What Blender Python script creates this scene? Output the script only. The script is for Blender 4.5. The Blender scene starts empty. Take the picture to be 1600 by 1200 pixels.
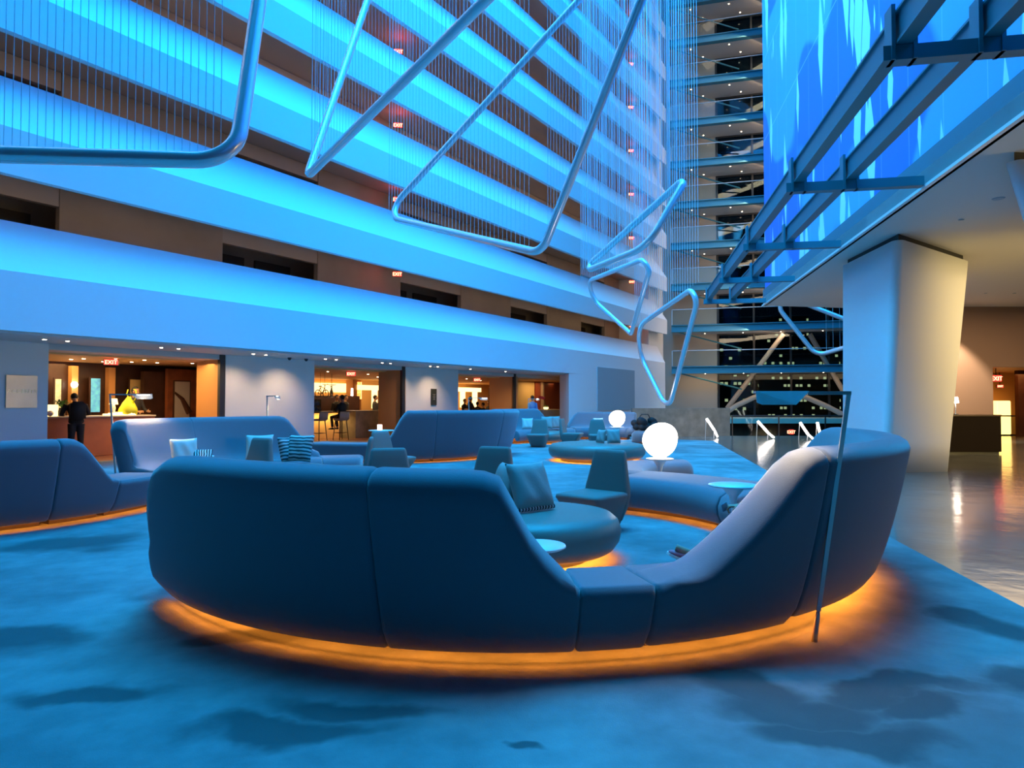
import bpy, bmesh, math, random
from mathutils import Vector, Matrix
random.seed(7)
PI = math.pi
C = bpy.context.scene.collection
scene = bpy.context.scene

# ------------------------------------------------------------------ camera
FPX, EYE = 1050.0, 1.45                      # focal length in pixels of a 1600 px wide frame, eye height
TILT = math.atan(28 / FPX)
cam = bpy.data.objects.new('camera', bpy.data.cameras.new('camera'))
C.objects.link(cam)
cam.data.sensor_width = 36
cam.data.lens = FPX / 1600 * 36
cam.data.clip_end = 600
cam.data.clip_start = .05
cam.location = (0, 0, EYE)
cam.rotation_euler = (PI / 2 + TILT, 0, 0)
scene.camera = cam

# ------------------------------------------------------------------ world, exposure
w = bpy.data.worlds.new('night'); scene.world = w; w.use_nodes = True
bg = w.node_tree.nodes['Background']
bg.inputs[0].default_value = (.02, .10, .26, 1); bg.inputs[1].default_value = .03
scene.view_settings.view_transform = 'Standard'
scene.view_settings.look = 'None'
scene.view_settings.gamma = 1
scene.view_settings.exposure = 0.0
scene.view_settings.use_curve_mapping = False

BLUE = (.022, .37, 1.0)
WARM = (1.0, .62, .28)

def area(name, loc, target, sx, sy, power, col, spread=180):
    l = bpy.data.lights.new(name, 'AREA'); l.shape = 'RECTANGLE'; l.size = sx; l.size_y = sy
    l.energy = power; l.color = col; l.spread = math.radians(spread)
    o = bpy.data.objects.new(name, l); C.objects.link(o); o.location = loc
    d = Vector(target) - Vector(loc)
    o.rotation_euler = d.to_track_quat('-Z', 'Y').to_euler()
    return o

def spot(name, loc, target, power, col, ang=70, blend=.6, rad=.05):
    l = bpy.data.lights.new(name, 'SPOT'); l.energy = power; l.color = col
    l.spot_size = math.radians(ang); l.spot_blend = blend; l.shadow_soft_size = rad
    o = bpy.data.objects.new(name, l); C.objects.link(o); o.location = loc
    d = Vector(target) - Vector(loc)
    o.rotation_euler = d.to_track_quat('-Z', 'Y').to_euler()
    return o

# blue colour wash of the atrium: from the top of the shaft, and from the mural side onto the balconies
area('atrium_top_wash', (-1, 21, 36), (-1, 21, 0), 22, 34, 21500, (.006, .44, 1.0), 115)
area('balcony_wash', (6, 18, 33), (-4, 26, 10), 8, 30, 5600, (.03, .33, 1.0))
area('mural_wash', (1.5, 9, 20), (8, 17, 11), 12, 10, 2200, (.06, .46, 1.0), 120)
area('lounge_ceiling_warm', (16, 15, 4.85), (16, 15, 0), 7, 16, 900, (1, .70, .38))
area('hall_warm', (17, 7.0, 2.6), (9.3, 14.2, 2.6), 6, 3, 330, (1, .72, .26), 100)

# ------------------------------------------------------------------ measuring helpers (pixel ray -> real point on a known plane)
ct, st = math.cos(TILT), math.sin(TILT)
def ray(px, py):
    X = (px - 800) / FPX; Y = (600 - py) / FPX
    return Vector((X, ct - Y * st, st + Y * ct))
def at_z(px, py, z):
    r = ray(px, py); s = (z - EYE) / r.z
    return (r.x * s, r.y * s)
def at_y(px, py, y):
    r = ray(px, py); s = y / r.y
    return Vector((r.x * s, y, r.z * s + EYE))

# left wall frame: u along the balconies, v into the building, z up
LO = Vector((-9.915, 12.981)); LE = Vector((.5410, .8410)); LN = Vector((-.8410, .5410))
def L(u, v, z): return Vector((LO.x + LE.x * u + LN.x * v, LO.y + LE.y * u + LN.y * v, z))
def Lu(px, v):                               # u where the vertical plane at depth v is seen at column px
    k = (px - 800) / FPX; a = LO + LN * v
    return (k * a.y - a.x) / (LE.x - k * LE.y)
# far wall frame: t along, w away, z up
FO = L(38.08, 0, 0).to_2d(); FE = Vector((.964, -.266)); FN = Vector((.266, .964))
def F(t, w_, z): return Vector((FO.x + FE.x * t + FN.x * w_, FO.y + FE.y * t + FN.y * w_, z))
def Ft(px, w_):
    k = (px - 800) / FPX; a = FO + FN * w_
    return (k * a.y - a.x) / (FE.x - k * FE.y)
# mural wall frame: s along (away from camera), q towards the right (behind), z up
MO = Vector((4.875, 0.0)); ME = Vector((.1749, .9846)); MN = Vector((.9846, -.1749))
def M(s, q, z): return Vector((MO.x + ME.x * s + MN.x * q, MO.y + ME.y * s + MN.y * q, z))

# ------------------------------------------------------------------ materials
def mat(name, col, rough=.6, metal=0, emit=None, power=0, spec=.5, noise=0, nscale=8, bump=0, bscale=60, trans=0, alpha=1):
    m = bpy.data.materials.new(name); m.use_nodes = True
    nt = m.node_tree; b = nt.nodes['Principled BSDF']
    b.inputs['Base Color'].default_value = (*col, 1)
    b.inputs['Roughness'].default_value = rough
    b.inputs['Metallic'].default_value = metal
    b.inputs['Specular IOR Level'].default_value = spec
    if emit:
        b.inputs['Emission Color'].default_value = (*emit, 1)
        b.inputs['Emission Strength'].default_value = power
    if trans: b.inputs['Transmission Weight'].default_value = trans
    if alpha < 1: b.inputs['Alpha'].default_value = alpha
    tc = None
    if noise:
        tc = nt.nodes.new('ShaderNodeTexCoord'); n = nt.nodes.new('ShaderNodeTexNoise')
        n.inputs['Scale'].default_value = nscale; n.inputs['Detail'].default_value = 4
        nt.links.new(tc.outputs['Object'], n.inputs['Vector'])
        r = nt.nodes.new('ShaderNodeValToRGB')
        r.color_ramp.elements[0].position = .3; r.color_ramp.elements[1].position = .7
        r.color_ramp.elements[0].color = (*[c * (1 - noise) for c in col], 1)
        r.color_ramp.elements[1].color = (*[min(1, c * (1 + noise)) for c in col], 1)
        nt.links.new(n.outputs['Fac'], r.inputs[0]); nt.links.new(r.outputs[0], b.inputs['Base Color'])
    if bump:
        tc = tc or nt.nodes.new('ShaderNodeTexCoord'); n = nt.nodes.new('ShaderNodeTexNoise')
        n.inputs['Scale'].default_value = bscale
        nt.links.new(tc.outputs['Object'], n.inputs['Vector'])
        bm_ = nt.nodes.new('ShaderNodeBump'); bm_.inputs['Strength'].default_value = bump; bm_.inputs['Distance'].default_value = .01
        nt.links.new(n.outputs['Fac'], bm_.inputs['Height']); nt.links.new(bm_.outputs[0], b.inputs['Normal'])
    return m

MT = dict(
    plaster=mat('white_plaster', (.80, .80, .80), .55),
    wallpaint=mat('warm_white_paint', (.66, .64, .60), .6),
    corridor=mat('corridor_paint', (.36, .30, .24), .7, noise=.12, nscale=.6),
    corridor_dark=mat('dark_door_wood', (.07, .05, .04), .5),
    corridor_pale=mat('corridor_lintel_paint', (.42, .37, .32), .6),
    soffit=mat('soffit_paint', (.55, .50, .45), .6),
    steel=mat('teal_painted_steel', (.035, .20, .26), .45),
    steel_light=mat('grey_painted_steel', (.35, .45, .50), .45),
    beige=mat('beige_wall_cladding', (.50, .42, .33), .6),
    tube=mat('satin_aluminium_tube', (.82, .84, .87), .20, .5),
    cable=mat('thin_steel_cable', (.62, .80, .85), .4, .2),
    fabric=mat('blue_grey_upholstery', (.135, .15, .18), .85, spec=.25, bump=.25, bscale=220),
    leather=mat('olive_grey_leather', (.19, .195, .17), .42, spec=.45, bump=.1, bscale=90),
    chairfab=mat('chair_upholstery', (.17, .185, .17), .6, spec=.3),
    dark=mat('black_plinth', (.012, .012, .014), .6),
    black=mat('black_metal', (.02, .02, .022), .4),
    led=mat('amber_led_strip', (1, .4, .08), .5, emit=(1, .25, .025), power=42),
    white=mat('white_lacquer', (.85, .85, .85), .3),
    globe=mat('opal_glass_globe', (1, .96, .9), .3, emit=(1, .86, .68), power=9),
    lampmetal=mat('satin_lamp_metal', (.62, .60, .56), .35, .5),
    lampglow=mat('lamp_diffuser', (1, 1, 1), .4, emit=(1, .88, .70), power=14),
    down=mat('downlight_lens', (1, 1, 1), .4, emit=(1, .80, .55), power=16),
    tubeglow=mat('white_light_tube', (1, 1, 1), .4, emit=(1, .86, .76), power=14),
    red=mat('exit_red_face', (.8, .02, .02), .4, emit=(1, .045, .03), power=3.5),
    redletter=mat('exit_letter_glow', (1, .4, .3), .4, emit=(1, .35, .18), power=6),
    wood=mat('red_brown_wood', (.20, .055, .018), .4, noise=.3, nscale=3),
    darkwood=mat('dark_walnut', (.045, .016, .008), .4, noise=.3, nscale=3),
    counter=mat('orange_oak_front', (.42, .13, .04), .45, noise=.12, nscale=2),
    stone=mat('pale_stone_top', (.70, .62, .48), .3),
    marble=mat('grey_brown_stone', (.20, .17, .13), .45, noise=.25, nscale=3),
    glass=mat('clear_glass', (.85, .95, .95), .02, alpha=.10),
    darkglass=mat('night_glass', (.25, .30, .32), .05, alpha=.22),
    skin=mat('skin', (.45, .25, .16), .6),
    black_cloth=mat('black_cloth', (.010, .010, .012), .8),
    dark_cloth=mat('charcoal_cloth', (.03, .03, .035), .8),
    blue_cloth=mat('blue_shirt_cloth', (.12, .38, .75), .8),
    white_cloth=mat('white_cloth', (.75, .75, .75), .8),
    hair=mat('black_hair', (.010, .008, .007), .6),
    brick_rug=mat('bar_floor_boards', (.20, .075, .03), .35, noise=.25, nscale=2),
    amber=mat('amber_wall_finish', (.75, .46, .18), .6),
    ivory=mat('glowing_ivory', (1, .9, .6), .5, emit=(1, .66, .26), power=2.6),  # emission added; card, boxes, bouquet band and bowl glow without being lamps
    orangewall=mat('orange_tan_paint', (.62, .30, .10), .6),
    yellow=mat('yellow_wrap', (.75, .80, .03), .5, emit=None),
    green=mat('plant_green', (.05, .20, .03), .6),
    pink=mat('pink_petals', (.75, .05, .12), .5),
    pinklace=mat('pink_laces', (.85, .12, .22), .6),
    brass=mat('brushed_brass', (.62, .52, .40), .35, .6, noise=.12, nscale=2),
    gold=mat('pale_gold_letters', (.95, .85, .55), .4, .2),
    plaque=mat('dark_bronze', (.035, .035, .018), .5),
    grille=mat('grey_grille_paint', (.34, .42, .46), .6),
    art_blue=mat('blue_art_print', (.12, .50, .72), .4, emit=(.12, .55, .9), power=.5, noise=.5, nscale=7),  # faint glow put into the print, which is no lamp
    art_cream=mat('cream_art_print', (.70, .62, .42), .4, emit=(.9, .75, .4), power=.4, noise=.4, nscale=9),  # cream print also given a faint emission of its own
    redwall=mat('maroon_panel', (.20, .035, .012), .5),
    curtain=mat('mustard_drape', (.48, .34, .14), .8),
    cushion=mat('grey_green_cushion', (.30, .32, .30), .7, bump=.2, bscale=30),
    cushion_pale=mat('ivory_cushion', (.60, .58, .52), .8),
    candle=mat('candle_glass', (1, .7, .6), .2, emit=(1, .5, .35), power=5),
    sneaker=mat('grey_pink_mesh_shoe', (.50, .14, .20), .7),
    phone=mat('grey_blue_glass', (.25, .35, .45), .15),
)

def glass_fix(m, tint, refl=.12):
    nt = m.node_tree; nt.nodes.clear()
    out = nt.nodes.new('ShaderNodeOutputMaterial'); mix = nt.nodes.new('ShaderNodeMixShader')
    tr = nt.nodes.new('ShaderNodeBsdfTransparent'); tr.inputs[0].default_value = (*tint, 1)
    gl = nt.nodes.new('ShaderNodeBsdfGlossy'); gl.inputs['Roughness'].default_value = .03
    mix.inputs[0].default_value = refl
    nt.links.new(tr.outputs[0], mix.inputs[1]); nt.links.new(gl.outputs[0], mix.inputs[2]); nt.links.new(mix.outputs[0], out.inputs[0])
glass_fix(MT['glass'], (.88, .95, .95), .008)
glass_fix(MT['darkglass'], (.50, .60, .62), .04)

def carpet_mat(blobs):
    m = bpy.data.materials.new('mottled_carpet'); m.use_nodes = True
    nt = m.node_tree; N = nt.nodes.new; K = nt.links.new; b = nt.nodes['Principled BSDF']
    b.inputs['Roughness'].default_value = .95; b.inputs['Specular IOR Level'].default_value = .1
    tc = N('ShaderNodeTexCoord'); n1 = N('ShaderNodeTexNoise'); n1.inputs['Scale'].default_value = .9; n1.inputs['Detail'].default_value = 5
    K(tc.outputs['Object'], n1.inputs['Vector'])
    sub = N('ShaderNodeVectorMath'); sub.operation = 'SUBTRACT'; sub.inputs[1].default_value = (.5, .5, .5); K(n1.outputs['Color'], sub.inputs[0])
    sc = N('ShaderNodeVectorMath'); sc.operation = 'SCALE'; sc.inputs['Scale'].default_value = 1.3; K(sub.outputs[0], sc.inputs[0])
    ad = N('ShaderNodeVectorMath'); ad.operation = 'ADD'; K(tc.outputs['Object'], ad.inputs[0]); K(sc.outputs[0], ad.inputs[1])
    fl = N('ShaderNodeVectorMath'); fl.operation = 'MULTIPLY'; fl.inputs[1].default_value = (1, 1, 0); K(ad.outputs[0], fl.inputs[0])
    prev = None
    for (x, y, rx, ry) in blobs:
        mp = N('ShaderNodeMapping'); mp.vector_type = 'TEXTURE'; mp.inputs['Location'].default_value = (x, y, 0); mp.inputs['Scale'].default_value = (rx, ry, 1)
        K(fl.outputs[0], mp.inputs[0])
        ln = N('ShaderNodeVectorMath'); ln.operation = 'LENGTH'; K(mp.outputs[0], ln.inputs[0])
        mr = N('ShaderNodeMapRange'); mr.interpolation_type = 'SMOOTHSTEP'; mr.inputs['From Min'].default_value = 1.15; mr.inputs['From Max'].default_value = .55
        K(ln.outputs['Value'], mr.inputs['Value'])
        if prev is None: prev = mr.outputs[0]
        else:
            mx = N('ShaderNodeMath'); mx.operation = 'MAXIMUM'; K(prev, mx.inputs[0]); K(mr.outputs[0], mx.inputs[1]); prev = mx.outputs[0]
    n2 = N('ShaderNodeTexNoise'); n2.inputs['Scale'].default_value = .55; n2.inputs['Detail'].default_value = 7; n2.inputs['Roughness'].default_value = .6
    K(tc.outputs['Object'], n2.inputs['Vector'])
    r2 = N('ShaderNodeValToRGB'); r2.color_ramp.elements[0].position = .38; r2.color_ramp.elements[1].position = .62
    r2.color_ramp.elements[0].color = (.14, .18, .19, 1); r2.color_ramp.elements[1].color = (.26, .32, .33, 1)
    K(n2.outputs['Fac'], r2.inputs[0])
    n3 = N('ShaderNodeTexNoise'); n3.inputs['Scale'].default_value = 4; n3.inputs['Detail'].default_value = 8
    K(tc.outputs['Object'], n3.inputs['Vector'])
    m3 = N('ShaderNodeMapRange'); m3.inputs['To Min'].default_value = .72; m3.inputs['To Max'].default_value = 1.28; K(n3.outputs['Fac'], m3.inputs['Value'])
    mul = N('ShaderNodeVectorMath'); mul.operation = 'SCALE'; K(r2.outputs[0], mul.inputs[0]); K(m3.outputs[0], mul.inputs['Scale'])
    mix = N('ShaderNodeMix'); mix.data_type = 'RGBA'; mix.inputs['B'].default_value = (.065, .085, .09, 1)
    K(mul.outputs[0], mix.inputs['A'])
    f = N('ShaderNodeMath'); f.operation = 'MULTIPLY'; f.inputs[1].default_value = .85; K(prev, f.inputs[0]); K(f.outputs[0], mix.inputs['Factor'])
    K(mix.outputs['Result'], b.inputs['Base Color'])
    n4 = N('ShaderNodeTexNoise'); n4.inputs['Scale'].default_value = 180; K(tc.outputs['Object'], n4.inputs['Vector'])
    bp = N('ShaderNodeBump'); bp.inputs['Strength'].default_value = .5; bp.inputs['Distance'].default_value = .01
    K(n4.outputs['Fac'], bp.inputs['Height']); K(bp.outputs[0], b.inputs['Normal'])
    return m

def polished_mat():
    m = bpy.data.materials.new('polished_concrete'); m.use_nodes = True
    nt = m.node_tree; N = nt.nodes.new; K = nt.links.new; b = nt.nodes['Principled BSDF']
    tc = N('ShaderNodeTexCoord'); n = N('ShaderNodeTexNoise'); n.inputs['Scale'].default_value = .8; n.inputs['Detail'].default_value = 8
    K(tc.outputs['Object'], n.inputs['Vector'])
    r = N('ShaderNodeValToRGB'); r.color_ramp.elements[0].position = .35; r.color_ramp.elements[1].position = .65
    r.color_ramp.elements[0].color = (.075, .08, .075, 1); r.color_ramp.elements[1].color = (.13, .135, .12, 1)
    K(n.outputs['Fac'], r.inputs[0]); K(r.outputs[0], b.inputs['Base Color'])
    b.inputs['Roughness'].default_value = .13; b.inputs['Specular IOR Level'].default_value = .7
    n4 = N('ShaderNodeTexNoise'); n4.inputs['Scale'].default_value = 2.2; n4.inputs['Detail'].default_value = 3; K(tc.outputs['Object'], n4.inputs['Vector'])
    bp = N('ShaderNodeBump'); bp.inputs['Strength'].default_value = .25; bp.inputs['Distance'].default_value = .02
    K(n4.outputs['Fac'], bp.inputs['Height']); K(bp.outputs[0], b.inputs['Normal'])
    return m
MT['polished'] = polished_mat()
MT['fabric'].node_tree.nodes['Principled BSDF'].inputs['Sheen Weight'].default_value = .5

def wave_cushion(name, c1, c2, scale, axis='Z'):
    m = bpy.data.materials.new(name); m.use_nodes = True
    nt = m.node_tree; N = nt.nodes.new; K = nt.links.new; b = nt.nodes['Principled BSDF']; b.inputs['Roughness'].default_value = .8
    tc = N('ShaderNodeTexCoord'); wv = N('ShaderNodeTexWave'); wv.bands_direction = axis
    wv.inputs['Scale'].default_value = scale; wv.inputs['Distortion'].default_value = 2.2; wv.inputs['Detail'].default_value = 1; wv.inputs['Detail Scale'].default_value = 1.2
    K(tc.outputs['Object'], wv.inputs['Vector'])
    r = N('ShaderNodeValToRGB'); r.color_ramp.elements[0].position = .42; r.color_ramp.elements[1].position = .55
    r.color_ramp.elements[0].color = (*c1, 1); r.color_ramp.elements[1].color = (*c2, 1)
    K(wv.outputs['Fac'], r.inputs[0]); K(r.outputs[0], b.inputs['Base Color'])
    return m
MT['wavy'] = wave_cushion('wavy_striped_cushion', (.05, .07, .08), (.55, .55, .52), 5.5, 'Y')
MT['zigzag'] = wave_cushion('black_white_stripe', (.02, .02, .02), (.60, .60, .58), 9, 'X')

def mural_mat():
    m = bpy.data.materials.new('painted_blue_pattern'); m.use_nodes = True
    nt = m.node_tree; N = nt.nodes.new; K = nt.links.new; b = nt.nodes['Principled BSDF']; b.inputs['Roughness'].default_value = .6
    tc = N('ShaderNodeTexCoord')
    def layer(sc, rnd, lo, hi, loc):
        mp = N('ShaderNodeMapping'); mp.inputs['Scale'].default_value = sc; mp.inputs['Location'].default_value = loc; mp.inputs['Rotation'].default_value = (.12, 0, 0)
        K(tc.outputs['Object'], mp.inputs[0])
        v = N('ShaderNodeTexVoronoi'); v.inputs['Scale'].default_value = 1; v.inputs['Randomness'].default_value = rnd; v.feature = 'F1'; v.distance = 'CHEBYCHEV' if rnd < 1 else 'MANHATTAN'
        K(mp.outputs[0], v.inputs['Vector'])
        r = N('ShaderNodeMapRange'); r.inputs['From Min'].default_value = hi; r.inputs['From Max'].default_value = lo
        K(v.outputs['Distance'], r.inputs['Value']); return r.outputs[0]
    a = layer((.2, 1.3, .24), 1, .43, .44, (0, 0, 0)); c = layer((.2, .75, .16), 1, .26, .27, (3, 5, 1))
    n = N('ShaderNodeTexNoise'); n.inputs['Scale'].default_value = .16; n.inputs['Detail'].default_value = 1
    K(tc.outputs['Object'], n.inputs['Vector'])
    r = N('ShaderNodeValToRGB'); r.color_ramp.elements[0].position = .47; r.color_ramp.elements[1].position = .49
    r.color_ramp.elements[0].color = (.04, .20, .72, 1); r.color_ramp.elements[1].color = (.14, .44, .90, 1)
    K(n.outputs['Fac'], r.inputs[0])
    mx = N('ShaderNodeMath'); mx.operation = 'MAXIMUM'; K(a, mx.inputs[0]); K(c, mx.inputs[1]); mx.use_clamp = True
    mix = N('ShaderNodeMix'); mix.data_type = 'RGBA'; mix.inputs['B'].default_value = (.80, .93, .95, 1)
    sp = N('ShaderNodeSeparateXYZ'); K(tc.outputs['Object'], sp.inputs[0]); jo = None
    for ax, pitch in (('Y', 1.4), ('Z', 3.1)):      # thin panel joints
        dv = N('ShaderNodeMath'); dv.operation = 'DIVIDE'; dv.inputs[1].default_value = pitch; K(sp.outputs[ax], dv.inputs[0])
        fr_ = N('ShaderNodeMath'); fr_.operation = 'FRACT'; K(dv.outputs[0], fr_.inputs[0])
        lt = N('ShaderNodeMath'); lt.operation = 'LESS_THAN'; lt.inputs[1].default_value = .012; K(fr_.outputs[0], lt.inputs[0])
        if jo is None: jo = lt.outputs[0]
        else:
            m2 = N('ShaderNodeMath'); m2.operation = 'MAXIMUM'; K(jo, m2.inputs[0]); K(lt.outputs[0], m2.inputs[1]); jo = m2.outputs[0]
    hf = N('ShaderNodeMath'); hf.operation = 'MULTIPLY'; hf.inputs[1].default_value = .4; K(jo, hf.inputs[0])
    m3 = N('ShaderNodeMath'); m3.operation = 'MAXIMUM'; K(mx.outputs[0], m3.inputs[0]); K(hf.outputs[0], m3.inputs[1]); mx = m3
    K(mx.outputs[0], mix.inputs['Factor']); K(r.outputs[0], mix.inputs['A']); K(mix.outputs['Result'], b.inputs['Base Color'])
    return m
MT['mural'] = mural_mat()

def city_mat(seed, dens):
    m = bpy.data.materials.new('lit_office_windows'); m.use_nodes = True
    nt = m.node_tree; N = nt.nodes.new; K = nt.links.new; b = nt.nodes['Principled BSDF']
    b.inputs['Base Color'].default_value = (.01, .012, .014, 1)
    tc = N('ShaderNodeTexCoord'); sp = N('ShaderNodeSeparateXYZ'); K(tc.outputs['Object'], sp.inputs[0])
    def mth(op, a, bb=None):
        x = N('ShaderNodeMath'); x.operation = op
        if hasattr(a, 'links'): K(a, x.inputs[0])
        else: x.inputs[0].default_value = a
        if bb is not None:
            if hasattr(bb, 'links'): K(bb, x.inputs[1])
            else: x.inputs[1].default_value = bb
        return x.outputs[0]
    xs = mth('DIVIDE', sp.outputs['X'], .8); zs = mth('DIVIDE', sp.outputs['Z'], 1.5)
    fx = mth('FRACT', xs); fz = mth('FRACT', zs)
    on = mth('MULTIPLY', mth('LESS_THAN', fx, .7), mth('LESS_THAN', fz, .33))
    cb = N('ShaderNodeCombineXYZ'); K(mth('FLOOR', xs), cb.inputs[0]); K(mth('FLOOR', zs), cb.inputs[1]); cb.inputs[2].default_value = seed
    wn = N('ShaderNodeTexWhiteNoise'); K(cb.outputs[0], wn.inputs[0])
    on = mth('MULTIPLY', on, mth('GREATER_THAN', wn.outputs['Value'], 1 - dens))
    b.inputs['Emission Color'].default_value = (.95, .85, .45, 1)
    K(mth('MULTIPLY', on, 1.3), b.inputs['Emission Strength'])
    return m

# ------------------------------------------------------------------ mesh helpers
def link(name, bm, m, parent=None, smooth=False):
    bmesh.ops.recalc_face_normals(bm, faces=bm.faces)
    me = bpy.data.meshes.new(name); bm.to_mesh(me); bm.free()
    me.materials.append(m)
    if smooth:
        me.polygons.foreach_set('use_smooth', [True] * len(me.polygons))
    o = bpy.data.objects.new(name, me); C.objects.link(o)
    if parent: o.parent = parent
    return o

def tag(o, label, cat, group=None):
    o['label'] = label; o['category'] = cat
    if group: o['group'] = group
    return o
def struct(o): o['kind'] = 'structure'; return o
def thing(name, label, cat, loc=(0, 0, 0), rz=0, group=None):
    o = bpy.data.objects.new(name, None); C.objects.link(o); o.empty_display_size = .1
    o.location = loc; o.rotation_euler = (0, 0, rz)
    return tag(o, label, cat, group)
def dup(root, loc, rz, label=None, group=None):
    r = root.copy(); C.objects.link(r); r.location = loc; r.rotation_euler = (0, 0, rz)
    if label: r['label'] = label
    if group: r['group'] = group
    for ch in list(root.children):
        c = ch.copy(); C.objects.link(c); c.parent = r
        for g in list(ch.children):
            d = g.copy(); C.objects.link(d); d.parent = c
    return r

def box(bm, x0, x1, y0, y1, z0, z1, mx=None, bev=0):
    r = bmesh.ops.create_cube(bm, size=1)
    vs = r['verts']
    for v in vs:
        v.co = Vector(((x0 + x1) / 2 + v.co.x * (x1 - x0), (y0 + y1) / 2 + v.co.y * (y1 - y0), (z0 + z1) / 2 + v.co.z * (z1 - z0)))
    if bev:
        es = list({e for v in vs for e in v.link_edges})
        g = bmesh.ops.bevel(bm, geom=es, offset=bev, segments=2, affect='EDGES')
        vs = list({v for f in g['faces'] for v in f.verts} | {v for v in vs if v.is_valid})
    if mx:
        for v in vs: v.co = mx(v.co)
    return vs

def prism(bm, pts, z0, z1, fr=None):
    """vertical prism over plan points; fr maps (a,b,z) to world"""
    fr = fr or (lambda a, b, z: Vector((a, b, z)))
    lo = [bm.verts.new(fr(a, b, z0)) for a, b in pts]; hi = [bm.verts.new(fr(a, b, z1)) for a, b in pts]
    n = len(pts)
    bm.faces.new(lo); bm.faces.new(hi)
    for i in range(n): bm.faces.new((lo[i], lo[(i + 1) % n], hi[(i + 1) % n], hi[i]))

def fbox(bm, fr, a0, a1, b0, b1, z0, z1):
    prism(bm, [(a0, b0), (a1, b0), (a1, b1), (a0, b1)], z0, z1, fr)

def loft(bm, rings, cap=True, closed=False):
    R = [[bm.verts.new(p) for p in r] for r in rings]
    n = len(R[0]); k = len(R)
    for i in range(k if closed else k - 1):
        a, b = R[i], R[(i + 1) % k]
        for j in range(n):
            bm.faces.new((a[j], a[(j + 1) % n], b[(j + 1) % n], b[j]))
    if cap and not closed:
        bm.faces.new(R[0]); bm.faces.new(R[-1])
    return R

def tube(bm, pts, rad, n=10, closed=False, cap=True):
    pts = [Vector(p) for p in pts]; k = len(pts)
    if not hasattr(rad, '__len__'): rad = [rad] * k
    rings = []; up = None
    for i, p in enumerate(pts):
        if closed: d = pts[(i + 1) % k] - pts[i - 1]
        else: d = pts[min(i + 1, k - 1)] - pts[max(i - 1, 0)]
        d.normalize()
        if up is None:
            up = d.orthogonal().normalized()
        up = (up - d * up.dot(d))
        if up.length < 1e-5: up = d.orthogonal()
        up.normalize(); s = d.cross(up)
        rings.append([p + (up * math.cos(2 * PI * j / n) + s * math.sin(2 * PI * j / n)) * rad[i] for j in range(n)])
    if closed:
        # close with the twist spread over the last ring by nearest offset
        a, b = rings[-1], rings[0]
        best = min(range(n), key=lambda o: sum((a[j] - b[(j + o) % n]).length for j in range(0, n, 2)))
        R = [[bm.verts.new(q) for q in r] for r in rings]
        for i in range(k - 1):
            for j in range(n): bm.faces.new((R[i][j], R[i][(j + 1) % n], R[i + 1][(j + 1) % n], R[i + 1][j]))
        for j in range(n): bm.faces.new((R[-1][j], R[-1][(j + 1) % n], R[0][(j + 1 + best) % n], R[0][(j + best) % n]))
    else: loft(bm, rings, cap)

def lathe(bm, prof, n=48, cx=0, cy=0, sx=1, sy=1):
    rings = [[Vector((cx + r * math.cos(2 * PI * j / n) * sx, cy + r * math.sin(2 * PI * j / n) * sy, z)) for j in range(n)] for r, z in prof]
    loft(bm, rings)

def ellip(bm, c, r, rot=None, seg=16, squash=None):
    g = bmesh.ops.create_uvsphere(bm, u_segments=seg, v_segments=seg // 2 + 2, radius=1)
    for v in g['verts']:
        p = Vector((v.co.x * r[0], v.co.y * r[1], v.co.z * r[2]))
        if rot: p = rot @ p
        v.co = p + Vector(c)

def corner_path(vs, rads, seg=8, closed=True):
    """polyline with rounded corners"""
    out = []; k = len(vs)
    for i in range(k):
        p = Vector(vs[i])
        if not closed and i in (0, k - 1): out.append(p); continue
        a = (Vector(vs[i - 1]) - p); b = (Vector(vs[(i + 1) % k]) - p)
        an, bn = a.normalized(), b.normalized(); th = an.angle(bn)
        d = min(rads[i] / math.tan(th / 2), a.length * .45, b.length * .45)
        s, e = p + an * d, p + bn * d
        r = d * math.tan(th / 2); c = p + (an + bn).normalized() * (r / math.sin(th / 2))
        v0, v1 = (s - c).normalized(), (e - c).normalized(); tot = v0.angle(v1)
        for j in range(seg + 1):
            t = j / seg
            q = (v0 * math.sin((1 - t) * tot) + v1 * math.sin(t * tot)) / math.sin(tot)
            out.append(c + q * r)
    return out

def pt(z_or_none=None): pass

# ------------------------------------------------------------------ floors
edge = [(3.6, -4), (3.7, 3.2), at_z(1600, 950, 0), at_z(1500, 898, 0), at_z(1400, 845, 0), at_z(1185, 728, 0), at_z(1115, 689, 0)]
FB = at_z(1060, 687, 0)
wl0, wl1 = L(-16, 2.0, 0), L(22.0, 2.0, 0)
cpts = edge + [(FB[0], FB[1]), tuple(L(25.4, 0.02, 0).to_2d()), tuple(L(22.7, .4, 0).to_2d()), tuple(L(22.7, 2.0, 0).to_2d()), tuple(wl0.to_2d()), (-16, -4)]
bm = bmesh.new(); prism(bm, cpts, -.12, .004)
def fz(px, py): return at_z(px, py, 0)
blobs = []
for px, py, rx, ry in ((110, 850, .75, .55), (10, 1000, .5, .3), (300, 930, .5, .35), (430, 985, .42, .2), (180, 1060, .5, .16), (560, 1090, .38, .16), (480, 1130, .45, .15),
                       (1230, 1090, .55, .22), (1400, 1075, .42, .16), (1440, 1100, .3, .12), (1300, 1130, .5, .16), (1180, 1060, .4, .2), (820, 1180, .10, .05), (1020, 1195, .18, .05), (1180, 840, .5, .3),
                       (700, 1000, .3, .2), (1550, 1060, .3, .25), (1480, 960, .3, .3)):
    x, y = fz(px, py); blobs.append((x, y, rx, ry))
MT['carpet'] = carpet_mat(blobs)
struct(link('floor_carpet', bm, MT['carpet'])).name = 'floor'
STAIR_Y = at_z(1141, 681, 0)[1]; STX = at_z(1141, 681, 0)[0]
bm = bmesh.new()
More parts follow.
